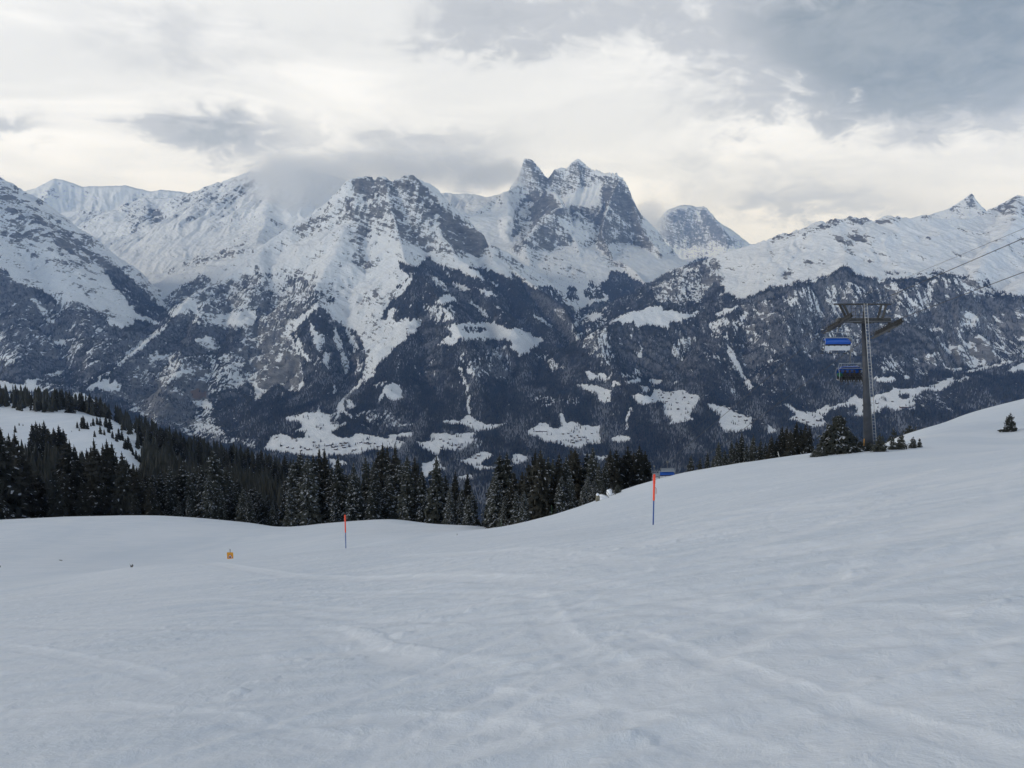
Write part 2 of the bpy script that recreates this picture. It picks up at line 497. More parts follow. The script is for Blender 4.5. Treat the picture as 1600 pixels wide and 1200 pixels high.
swoosh([(1000,850),(1120,815),(1300,775),(1460,735)], 0.4, 0.06)
swoosh([(1060,880),(1250,830),(1450,760)], 0.3, 0.05)
swoosh([(430,1130),(600,1120),(800,1130)], 0.16, 0.04)
swoosh([(0,1010),(120,1030),(250,1060)], 0.16, 0.03)
swoosh([(0,1120),(160,1105),(330,1120),(520,1160)], 0.14, 0.03)
swoosh([(760,1080),(960,1110),(1180,1170)], 0.16, 0.03)
swoosh([(1100,960),(1300,950),(1600,960)], 0.22, 0.035)
swoosh([(1150,800),(1330,790),(1600,740)], 0.5, 0.05)
swoosh([(620,870),(800,860),(1000,880)], 0.4, 0.04)
swoosh([(100,950),(330,935),(560,955)], 0.2, 0.03)
swoosh([(330,880),(450,900),(640,903),(800,905)], 0.35, 0.05)
swoosh([(990,985),(1200,1060),(1400,1120),(1600,1180)], 0.12, 0.03)
Z[msk] += 0.42 * dz_ * piste[msk]
SCR = np.zeros_like(Z); SCR[msk] = np.clip(scr, 0, 1) * piste[msk]
Z += (1 - piste) * near * 0.05 * fbm(X / 4, YY / 4, 3, 0.5, 71)
FG_Z = Z.copy()
def grid_faces(nr, nc):
    i = np.arange(nr * nc, dtype=np.int32).reshape(nr, nc)
    return np.stack([i[:-1, :-1], i[:-1, 1:], i[1:, 1:], i[1:, :-1]], -1).reshape(-1, 4)
o = mesh_np("snow_slope", np.stack([X, YY, Z], -1).reshape(-1, 3), grid_faces(*X.shape), [M['snow']], smooth=True)
at = o.data.attributes.new("scraped", 'FLOAT', 'POINT'); at.data.foreach_set('value', SCR.astype(np.float32).ravel())
tag(o, "wide groomed ski slope of trodden snow falling away from the viewer", "ski slope", kind='structure')

# ------------------------------------------------------------------ ground cover of the far mountains, traced as areas
W0, W1, H0, H1 = 0, 1600, 230, 900
def canvas(v): return np.full((H1 - H0, W1 - W0), v, np.float32)
Fm, Rm = canvas(0.0), canvas(0.14)
def fillpoly(img, P, val, op='set', blur=0):
    P = np.asarray(P, float)
    x0, y0 = np.floor(P.min(0)).astype(int) - 1; x1, y1 = np.ceil(P.max(0)).astype(int) + 1
    x0, x1 = max(x0, W0), min(x1, W1); y0, y1 = max(y0, H0), min(y1, H1)
    if x1 <= x0 or y1 <= y0: return
    gx, gy = np.meshgrid(np.arange(x0, x1) + .5, np.arange(y0, y1) + .5)
    ins = np.zeros(gx.shape, bool); n = len(P)
    for a in range(n):
        xa, ya = P[a]; xb, yb = P[(a + 1) % n]
        if ya == yb: continue
        c = ((ya > gy) != (yb > gy)) & (gx < (xb - xa) * (gy - ya) / (yb - ya) + xa)
        ins ^= c
    sub = img[y0 - H0:y1 - H0, x0 - W0:x1 - W0]
    sub[ins] = val
def T(ox, oy, pts, k=4.0): return [(ox + x / k, oy + y / k) for x, y in pts]
def area(pts, F=None, Rk=None):
    if F is not None: fillpoly(Fm, pts, F)
    if Rk is not None: fillpoly(Rm, pts, Rk)
# --- broad zones
area([(380,640),(700,560),(1000,600),(1600,600),(1600,900),(0,900),(0,640)], F=.93, Rk=.2)
area([(0,420),(45,455),(80,478),(112,470),(160,490),(200,520),(262,500),(272,495),(250,515),(130,602),(90,640),(0,640)], F=.74, Rk=.52)
area(T(0,200,[(0,870),(50,900),(100,960),(130,1010),(170,1060),(210,1110),(230,1230),(0,1230)]), F=.72, Rk=.5)
area(T(0,200,[(165,1000),(250,1000),(300,1040),(370,1080),(350,1105),(270,1095),(200,1040)]), F=1)
area(T(0,200,[(640,890),(740,870),(800,930),(900,1010),(1000,1100),(1075,1190),(1040,1230),(940,1180),(850,1110),(740,1020),(690,950)]), F=.85)
area(T(0,450,[(150,430),(420,430),(400,500),(280,520),(180,490)]), F=1)
area(T(0,450,[(0,470),(140,520),(240,560),(230,600),(0,590)]), F=.95)
area(T(0,450,[(600,250),(700,240),(850,200),(1000,230),(900,330),(750,310)]), F=.95)
area(T(0,450,[(760,0),(870,0),(1000,100),(1070,190),(1040,230),(900,180),(800,100)]), F=.85)
area(T(0,450,[(300,560),(600,430),(780,430),(700,520),(520,640),(420,660),(330,640)]), F=.75)
for p in ([(660,200),(700,180),(720,130),(790,170),(840,210),(810,235),(740,235),(690,225)], [(580,260),(680,235),(690,245),(600,268)],
          [(0,580),(60,590),(150,605),(165,570),(230,570),(230,610),(270,645),(0,650)], [(180,30),(240,80),(300,160),(360,220),(330,220),(250,150),(200,80)],
          [(260,540),(350,510),(420,500),(340,545)], [(440,435),(560,395),(640,370),(560,410)], [(300,350),(400,330),(420,345),(330,362)], [(560,440),(640,470),(600,475)], [(420,80),(520,130),(560,160),(500,130)]):
    area(T(0,450,p), F=.05, Rk=.1)
# left spur of the central mountain
area(T(0,450,[(1010,290),(1070,200),(1180,130),(1250,180),(1350,220),(1500,240),(1600,250),(1600,700),(1600,1100),(1100,900),(800,760),(520,645),(520,640),(700,520),(870,380)]), F=.55, Rk=.5)
area(T(0,450,[(1200,215),(1300,230),(1450,250),(1600,262),(1600,350),(1400,410),(1250,420),(1100,400),(1000,420),(960,360),(1060,230)]), F=.92)
area(T(0,450,[(1070,195),(1000,290),(870,390),(700,525),(560,625),(620,650),(760,560),(900,450),(1010,380),(1100,280),(1150,200)]), F=.85)
area(T(0,450,[(1220,320),(1330,290),(1375,350),(1330,385),(1230,350)]), F=.12, Rk=.3)
area(T(0,450,[(1060,470),(1160,440),(1240,520),(1180,580),(1060,540)]), F=.2, Rk=.4)
area(T(0,450,[(1440,470),(1600,440),(1600,560),(1480,620),(1400,560)]), F=.25, Rk=.4)
area(T(0,450,[(500,650),(600,640),(760,650),(830,640),(900,600),(800,550),(690,560),(620,640),(800,700),(820,900),(1100,900),(1350,960),(1600,1000),(1600,1150),(1000,1000),(700,760)]), F=.9)
area(T(0,450,[(800,560),(1010,600),(1200,720),(1230,880),(1000,850),(830,740)]), F=.55, Rk=1.0)
area(T(0,450,[(1160,610),(1310,600),(1310,690),(1200,680)]), F=.1, Rk=1.2)
area(T(0,450,[(1190,680),(1330,720),(1340,760),(1240,740)]), F=.08, Rk=.2)
area(T(0,450,[(1320,640),(1600,600),(1600,950),(1420,930),(1330,800)]), F=.85)
area(T(0,450,[(525,642),(570,600),(680,560),(690,598),(760,605),(755,650),(700,650),(600,628)]), F=0, Rk=0)
area(T(0,450,[(1200,850),(1300,830),(1400,900),(1380,930),(1250,900)]), F=.3, Rk=.4)
# central mountain
area(T(400,450,[(0,-40),(120,-30),(330,-20),(500,60),(480,120),(380,100),(230,200),(140,300),(0,260)]), F=.55, Rk=.55)
area([(300,470),(330,445),(400,425),(460,430),(500,445),(470,470),(420,480),(360,490),(320,500)], F=.38, Rk=.5)
area(T(400,450,[(-80,240),(140,290),(220,330),(290,500),(300,620),(240,640),(140,580),(60,660),(-80,560)]), F=.18, Rk=.62)
area(T(400,450,[(220,290),(400,110),(500,190),(560,230),(650,300),(680,380),(700,470),(690,560),(600,650),(510,740),(480,780),(410,780),(395,735),(370,780),(250,790),(150,810),(0,860),(-60,760),(60,660),(140,580),(240,640),(300,620),(290,520),(270,400)]), F=.86, Rk=.3)
for p in ([(240,270),(280,330),(300,400),(350,460),(340,475),(290,420),(255,340)], [(380,290),(430,300),(420,370),(390,360)], [(430,390),(470,400),(450,510),(430,470)],
          [(490,240),(520,300),(560,400),(585,490),(560,540),(530,420),(490,320)], [(560,250),(620,310),(660,400),(640,390),(590,330)], [(600,360),(640,440),(660,520),(640,500)], [(440,100),(500,90),(540,150),(500,160)],
          [(490,600),(500,600),(500,660),(490,660)], [(330,200),(370,230),(400,330),(410,420),(380,380),(350,290)]):
    area(T(400,450,p), F=.08, Rk=.25)
area(T(400,450,[(1080,0),(1040,60),(1060,180),(1000,280),(880,360),(780,450),(720,560),(650,640),(560,700),(480,780),(560,800),(640,900),(1000,900),(1160,860),(1600,900),(1600,0)]), F=.93, Rk=.3)
area(T(400,200,[(890,830),(1000,870),(1070,800),(1150,850),(1250,890),(1390,870),(1480,890),(1600,950),(1600,1200),(760,1200),(820,1080),(880,990),(960,930),(900,880)]), F=.92)
for p in ([(1220,960),(1260,970),(1340,1010),(1300,1020),(1240,990)], [(1240,860),(1400,900),(1430,960),(1320,920)], [(1350,990),(1480,1030),(1530,1050),(1450,1045)], [(1470,965),(1530,995),(1500,1000)],
          [(1090,910),(1150,950),(1220,1030),(1190,1020),(1120,960)], [(900,1000),(990,900),(960,990),(870,1080)], [(1300,1065),(1420,1130),(1470,1200),(1440,1190),(1380,1130)], [(1160,870),(1230,940),(1200,930)],
          [(1480,1100),(1560,1150),(1530,1140)], [(1110,1080),(1140,1060),(1200,1040),(1240,1060),(1255,1080),(1190,1095)]):
    area(T(400,200,p), F=.06, Rk=.15)
area(T(400,450,[(1050,90),(1250,120),(1240,200),(1130,210),(1060,180)]), F=.35, Rk=.35)
area(T(400,450,[(1200,240),(1330,215),(1480,215),(1600,265),(1600,335),(1500,315),(1400,325),(1260,315),(1250,345),(1130,362),(1160,330),(1200,300),(1250,330)]), F=.04, Rk=.05)
area(T(400,450,[(1280,262),(1320,250),(1370,242),(1420,250),(1450,268),(1420,280),(1370,276),(1330,288)]), F=.55)
area(T(400,450,[(1250,380),(1600,360),(1600,560),(1350,560)]), F=.66, Rk=.4)
area(T(400,450,[(1245,450),(1280,490),(1310,560),(1335,660),(1340,790),(1325,790),(1315,660),(1280,540)]), F=.25, Rk=.3)
area(T(400,450,[(1280,490),(1360,520),(1370,555),(1300,520)]), F=.2)
area(T(400,450,[(830,0),(900,0),(800,150),(770,270),(730,420),(710,520),(690,580),(600,660),(510,760),(500,740),(590,650),(660,570),(690,500),(690,400),(670,300),(640,190),(560,130),(500,90),(600,50),(740,60)]), F=.10, Rk=.3)
area(T(400,450,[(830,130),(880,130),(840,230),(800,260)]), F=.1)
area(T(400,450,[(940,180),(960,190),(900,240),(890,230)]), F=.1)
area(T(400,450,[(730,600),(830,575),(800,620),(750,640)]), F=.35, Rk=.3)
# meadows below the central mountain
for p in ([(810,620),(860,590),(900,610),(920,690),(860,710),(830,690),(810,660),(770,720),(770,700),(790,660)],
          [(190,810),(320,785),(380,775),(395,735),(410,780),(480,785),(520,760),(510,730),(545,705),(560,770),(630,815),(600,810),(540,770),(470,800),(465,855),(530,850),(565,825),(572,845),(470,905),(530,935),(600,925),(640,905),(760,930),(880,950),(930,965),(900,1000),(800,1010),(700,1020),(640,1050),(560,1040),(480,1050),(400,1070),(300,1050),(180,1030),(50,1015),(90,930),(150,910),(215,930),(240,900),(290,870),(280,840),(200,830)],
          [(565,700),(590,695),(630,740),(600,755),(570,750)],
          [(820,915),(900,910),(985,900),(980,930),(900,935),(860,950),(830,935)],
          [(960,945),(1040,970),(1090,960),(1095,910),(1200,905),(1215,920),(1370,905),(1340,980),(1290,1020),(1180,1010),(1150,1000),(1140,1045),(1090,1030),(1040,1000)],
          [(1170,830),(1280,830),(1330,790),(1360,820),(1440,850),(1565,845),(1540,865),(1440,890),(1370,905),(1350,880),(1280,850),(1180,855)],
          [(1240,1065),(1310,1075),(1370,1040),(1430,1015),(1500,1050),(1440,1080),(1390,1110),(1500,1120),(1490,1135),(1380,1140),(1350,1110),(1280,1085)],
          [(1035,1100),(1100,1080),(1140,1050),(1150,1100),(1200,1130),(1150,1140),(1080,1170),(1050,1190)], [(1260,1180),(1340,1160),(1370,1200),(1280,1200)], [(440,1060),(560,1080),(580,1100),(480,1140)]):
    area(T(400,450,p), F=0.0, Rk=0.0)
area(T(400,450,[(215,925),(260,900),(315,900),(300,935),(230,945)]), F=.8)
area(T(400,450,[(490,895),(570,850),(640,850),(700,890),(640,905),(590,930),(530,938)]), F=.95)
area(T(400,450,[(620,780),(800,750),(900,800),(930,850),(800,880),(700,850),(640,810)]), F=.6, Rk=.35)
area(T(400,450,[(470,800),(530,780),(520,850),(465,855)]), F=.6)
area(T(400,450,[(660,840),(715,885),(710,890),(655,850)]), F=.1)
area(T(400,450,[(880,855),(990,845),(985,855),(880,862)]), F=.1)
area(T(400,450,[(1370,910),(1420,960),(1400,1010),(1360,1000),(1340,980)]), F=.4)
# middle valley
area(T(800,450,[(0,0),(330,90),(420,160),(380,230),(450,380),(560,470),(700,560),(900,560),(1180,640),(1250,700),(1600,830),(1600,1100),(0,1100)]), F=.92, Rk=.3)
area(T(800,200,[(0,890),(60,950),(150,1000),(320,1080),(420,1170),(380,1230),(0,1230)]), F=.93)
area(T(800,200,[(590,960),(620,890),(700,900),(800,960),(860,970),(840,1000),(700,1060),(600,1070),(520,1000)]), F=.88)
area(T(800,200,[(330,1070),(360,980),(400,1000),(430,1070),(380,1090)]), F=.85)
area(T(800,200,[(450,1010),(500,960),(530,985),(600,1050),(540,1075),(470,1070)]), F=.6)
area(T(800,200,[(150,990),(250,990),(320,1060),(300,1080)]), F=.75)
area(T(800,450,[(420,130),(620,60),(860,-40),(1000,-90),(900,80),(1160,85),(1260,45),(1600,15),(1600,830),(1180,640),(900,570),(640,540),(450,380),(400,250),(430,200)]), F=.86, Rk=.4)
area(T(800,200,[(870,960),(1000,890),(1200,810),(1300,820),(1330,960),(1200,1060),(1130,1080),(1000,1080),(900,1075)]), F=.42, Rk=.55)
area(T(800,200,[(860,970),(1050,870),(1220,800),(1230,815),(1050,885),(950,960),(860,1010)]), F=.9)
area(T(800,200,[(1190,1060),(1270,940),(1340,1010),(1260,1060)]), F=.97)
area(T(800,450,[(130,410),(240,420),(280,470),(400,500),(250,495),(200,460)]), F=.4, Rk=.3)
area(T(800,450,[(80,670),(420,670),(420,740),(90,740)]), F=.72, Rk=.3)
area(T(800,450,[(385,240),(430,170),(620,90),(640,300),(640,460),(560,470),(460,390)]), F=.66, Rk=.35)  # wood thinned to a lighter grey, painting haze over the gorge's far side
area(T(800,450,[(200,265),(340,255),(380,280),(400,310),(450,390),(560,480),(620,540),(430,500),(280,430),(180,360)]), F=1)
for p in ([(0,250),(60,260),(90,280),(200,320),(190,350),(140,370),(130,390),(80,400),(60,420),(0,390)], [(360,220),(390,220),(380,260),(420,290),(430,340),(400,310),(370,260)],
          [(320,85),(400,70),(420,100),(410,130),(380,110)], [(430,70),(480,60),(480,80),(440,95)], [(530,60),(610,75),(540,90)], [(450,170),(575,155),(550,185),(520,205),(460,195)],
          [(270,130),(330,140),(320,180),(370,210),(300,190)], [(130,160),(200,200),(260,245),(230,240),(150,190)],
          [(620,212),(750,155),(880,115),(950,140),(1040,150),(1180,162),(1100,185),(1050,210),(990,210),(990,250),(930,250),(850,235),(780,240),(760,215),(700,215)],
          [(1265,45),(1350,30),(1400,-10),(1600,-10),(1600,15),(1450,70),(1370,75),(1400,50),(1340,40)],
          [(1250,185),(1330,140),(1420,110),(1390,150),(1350,170)],
          [(410,610),(540,610),(620,640),(620,700),(590,720),(550,710),(540,660),(450,640)], [(620,580),(690,600),(640,610)], [(710,590),(800,560),(810,590),(740,605)],
          [(860,570),(940,570),(940,590),(880,610)], [(1005,585),(1040,580),(1020,610)],
          [(740,670),(800,670),(870,680),(890,625),(930,630),(950,645),(1090,640),(1100,660),(1165,670),(1180,700),(1130,760),(1110,800),(1145,820),(1060,840),(990,855),(1000,820),(945,790),(960,760),(950,730),(930,715),(850,730),(780,725),(770,690)],
          [(800,610),(860,620),(860,645),(820,655)], [(1225,720),(1350,745),(1420,790),(1600,835),(1640,870),(1640,905),(1520,890),(1440,890),(1400,905),(1330,905),(1290,840),(1310,800),(1240,760)],
          [(100,890),(180,845),(220,845),(240,870),(300,880),(310,850),(295,790),(320,790),(340,845),(400,840),(440,860),(555,860),(540,900),(560,940),(550,975),(470,975),(430,1005),(370,1000),(330,985),(250,970),(190,965),(180,940),(100,920)],
          [(620,940),(680,915),(740,930),(740,965),(640,965)], [(0,1045),(70,1040),(110,1060),(80,1100),(0,1105)], [(435,1035),(530,1050),(650,1055),(640,1080),(560,1080),(450,1055)], [(850,1065),(890,1080),(870,1090)], [(60,370),(130,330),(110,410),(60,420)]):
    area(T(800,450,p), F=0.0, Rk=0.02)
for p in ([(770,340),(820,340),(810,430),(770,440)], [(1000,350),(1140,270),(1150,310),(1060,450),(1000,400)], [(770,490),(820,500),(810,550),(760,540)], [(450,500),(550,550),(550,580),(480,570)], [(545,520),(620,530),(620,580),(560,570)],
          [(1390,150),(1440,180),(1450,210),(1420,240),(1410,330),(1390,290),(1370,200)], [(1230,220),(1360,170),(1370,330),(1240,300)], [(1540,310),(1600,310),(1600,400),(1560,380)], [(640,440),(600,480),(640,400)], [(530,330),(600,290),(560,350)]):
    area(T(800,450,p), F=.38, Rk=.3)
area(T(800,450,[(1355,355),(1395,410),(1435,500),(1485,590),(1548,690),(1535,690),(1460,590),(1400,490),(1352,385)]), F=.12, Rk=.2)
area(T(800,450,[(715,900),(718,840),(712,800),(750,720),(757,760),(730,820),(725,900)]), F=.3)
# right mountain forested face
area(T(1200,250,[(-160,870),(0,815),(180,785),(350,745),(420,705),(460,675),(500,682),(560,725),(700,752),(900,742),(1050,732),(1130,708),(1200,732),(1300,745),(1380,760),(1520,870),(1600,830),(1600,1300),(-160,1300)]), F=.72, Rk=.42)
area(T(1200,250,[(-160,870),(0,800),(180,775),(350,735),(420,695),(460,668),(500,675),(560,718),(700,748),(900,738),(1050,728),(1050,745),(850,768),(600,778),(400,768),(200,810),(0,870),(-160,910)]), F=1)
area(T(1200,250,[(720,705),(900,712),(1100,698),(1200,728),(1310,745),(1290,752),(1100,712),(740,718)]), F=.9)
area(T(1200,250,[(1000,745),(1400,745),(1520,870),(1420,850),(1200,800),(1000,800)]), F=.35, Rk=.3)
area(T(1200,450,[(1020,120),(1150,60),(1250,30),(1600,50),(1600,110),(1400,150),(1200,130),(1100,180),(900,240),(880,190)]), F=.98)
area(T(1200,450,[(640,290),(860,240),(1050,260),(1080,400),(900,420),(720,400),(640,380)]), F=.93)
area(T(1200,450,[(0,60),(200,120),(200,240),(0,220)]), F=.75)
area(T(1200,450,[(1200,170),(1290,150),(1330,200),(1280,240),(1210,230)]), F=.2, Rk=.3)
area(T(1200,450,[(1150,340),(1350,300),(1500,350),(1400,470),(1250,500),(1180,440),(1160,380)]), F=.33, Rk=.5)
area(T(1200,450,[(-100,430),(0,440),(580,430),(1000,470),(1160,520),(1560,440),(1640,430),(1640,1000),(-100,1000)]), F=.86, Rk=.35)
area(T(1200,450,[(600,400),(900,390),(1050,440),(1000,540),(760,520)]), F=.5, Rk=.4)
for p in ([(100,710),(130,720),(180,765),(230,775),(290,770),(380,730),(380,750),(480,720),(550,665),(570,690),(600,700),(660,680),(760,650),(790,625),(870,630),(990,615),(1080,580),(1160,560),(1165,585),(1260,555),(1250,575),(1170,590),(1100,630),(980,640),(910,680),(920,760),(870,745),(800,770),(740,740),(700,780),(590,800),(540,800),(560,760),(540,740),(470,740),(430,760),(390,780),(340,810),(380,850),(330,865),(260,885),(230,850),(170,830),(120,820),(180,800),(150,770)],
          [(0,860),(60,890),(40,910),(0,915)], [(1490,525),(1600,465),(1660,450),(1660,500),(1540,535)], [(1200,525),(1380,488),(1560,447),(1565,458),(1400,500),(1260,530)], [(660,560),(790,545),(800,580),(700,590)], [(850,540),(890,540),(880,575),(855,570)]):
    area(T(1200,450,p), F=0.0, Rk=0.02)
area(T(1200,450,[(812,684),(832,668),(860,664),(886,674),(888,690),(862,698),(836,697)]), F=.8)
area(T(1200,450,[(330,800),(400,765),(520,735),(565,760),(540,800),(460,800),(380,815)]), F=.85)
area(T(1200,450,[(900,680),(1100,640),(1200,660),(1240,740),(1000,780)]), F=.78, Rk=.7)
# --- bare rock above the tree line
area(T(400,200,[(560,520),(600,400),(640,285),(830,295),(980,280),(1120,450),(1300,600),(1470,770),(1380,810),(1100,790),(850,680),(700,640)]), Rk=.44)
area(T(800,200,[(50,480),(120,390),(300,410),(550,300),(690,280),(775,500),(890,730),(740,810),(620,900),(480,840),(380,830),(230,870),(40,810)]), Rk=.35)
for rk, p in ((.66, [(600,400),(610,320),(640,285),(730,295),(710,380),(640,410),(560,500),(520,520)]), (.64, [(710,350),(780,290),(830,320),(860,370),(800,450),(850,530),(920,560),(900,600),(820,540),(740,470),(690,460)]),
              (.60, [(880,340),(990,280),(1080,380),(1120,460),(1200,540),(1300,600),(1400,660),(1470,770),(1390,800),(1300,760),(1200,690),(1150,600),(1060,560),(980,470),(930,420)]),
              (.5, [(540,590),(640,600),(640,670),(560,650)]), (.5, [(900,600),(1100,650),(1200,760),(1100,780),(960,700),(840,650)]), (.55, [(210,640),(300,590),(440,540),(440,560),(250,660)]),
              (.6, [(250,1010),(420,1000),(600,980),(600,1020),(420,1070),(300,1090)]), (.4, [(0,860),(260,870),(600,1000),(500,1100),(0,1100)]), (.45, [(540,520),(700,500),(780,620),(640,760),(760,900),(680,860),(600,740)]), (.12, [(900,335),(960,290),(990,290),(920,340)])):
    area(T(400,200,p), Rk=rk)
for rk, p in ((.50, [(40,480),(120,400),(190,380),(230,400),(310,470),(310,540),(230,540),(180,600),(100,700),(50,800),(0,780),(0,600)]), (.5, [(180,600),(300,700),(380,800),(300,810),(230,850),(150,830),(190,740)]),
              (.46, [(550,310),(600,280),(660,280),(690,300),(740,400),(770,500),(840,660),(760,640),(680,560),(560,500),(520,430)]), (.52, [(330,500),(550,510),(640,620),(520,640),(420,580)]), (.45, [(480,640),(700,690),(890,720),(740,800),(600,720)]),
              (.30, [(220,310),(270,240),(420,180),(550,250),(560,330),(440,380),(330,410),(240,370)]), (0.0, [(290,430),(340,410),(440,385),(560,335),(550,480),(450,490),(320,490)]), (.02, [(285,550),(330,560),(420,620),(490,700),(400,720),(320,630)]),
              (.42, [(70,190),(120,170),(230,330),(200,370),(130,310)]), (.42, [(930,680),(980,530),(1060,460),(1200,480),(1270,560),(1330,640),(1440,750),(1250,720),(1100,760),(1000,750)]), (.75, [(1180,500),(1220,500),(1330,640),(1330,660),(1420,745),(1350,740),(1240,640)]),
              (.42, [(200,850),(460,860),(620,960),(560,1000),(330,960),(200,960)])):
    area(T(800,200,p), Rk=rk)
for rk, p in ((.75, [(280,430),(400,345),(450,360),(450,400),(320,440)]), (.7, [(455,350),(640,340),(665,420),(500,390)]), (.55, [(650,375),(720,330),(800,345),(900,360),(800,400),(700,410)]), (.65, [(940,335),(1040,345),(1010,375),(960,380)]),
              (.62, [(390,480),(600,450),(640,490),(560,520),(520,590),(450,540)]), (.7, [(950,490),(1030,485),(1020,520)]), (.5, [(1270,345),(1400,290),(1560,215),(1610,250),(1610,390),(1540,380),(1500,420),(1530,340),(1400,345)]), (.42, [(1240,270),(1280,195),(1335,270),(1240,320)]),
              (.7, [(210,625),(270,620),(290,655),(250,665)]), (.75, [(70,750),(130,690),(160,700),(130,750)]), (.5, [(0,560),(60,560),(40,620),(0,630)]), (.5, [(0,500),(150,440),(280,400),(280,430),(100,500),(0,540)]), (.6, [(1310,450),(1390,440),(1380,465)]), (.5, [(520,640),(640,600),(800,610),(900,660),(700,660)])):
    area(T(1200,250,p), Rk=rk)
for rk, p in ((.45, [(0,330),(60,370),(200,480),(300,560),(500,700),(700,850),(900,1010),(700,900),(400,760),(200,620),(0,520)]), (.5, [(210,460),(350,360),(340,430),(260,490)]), (.38, [(480,520),(620,500),(700,560),(560,590)]), (.45, [(740,480),(900,430),(1050,560),(960,620),(800,640)]), (.33, [(1090,440),(1400,320),(1600,290),(1600,420),(1300,500),(1150,520)]),
              (.45, [(1260,640),(1450,560),(1460,590),(1300,660)]), (.45, [(900,960),(1250,800),(1600,700),(1600,760),(1200,880)]), (.32, [(0,520),(300,700),(600,900),(400,900),(0,700)]), (.7, [(1010,1080),(1260,910),(1330,960),(1160,1100),(1060,1180)])):
    area(T(0,200,p), Rk=rk)
area(T(0,200,[(1010,1080),(1260,905),(1310,950),(1130,1090),(1070,1190)]), F=.45)

def blur(img, r):
    k = np.exp(-0.5 * (np.arange(-3 * r, 3 * r + 1) / r) ** 2); k /= k.sum()
    p = np.pad(img, ((3 * r, 3 * r), (0, 0)), mode='edge')
    img = sum(k[i] * p[i:i + img.shape[0]] for i in range(len(k)))
    p = np.pad(img, ((0, 0), (3 * r, 3 * r)), mode='edge')
    return sum(k[i] * p[:, i:i + img.shape[1]] for i in range(len(k)))
Fm = blur(Fm, 1); Rm = blur(Rm, 3)

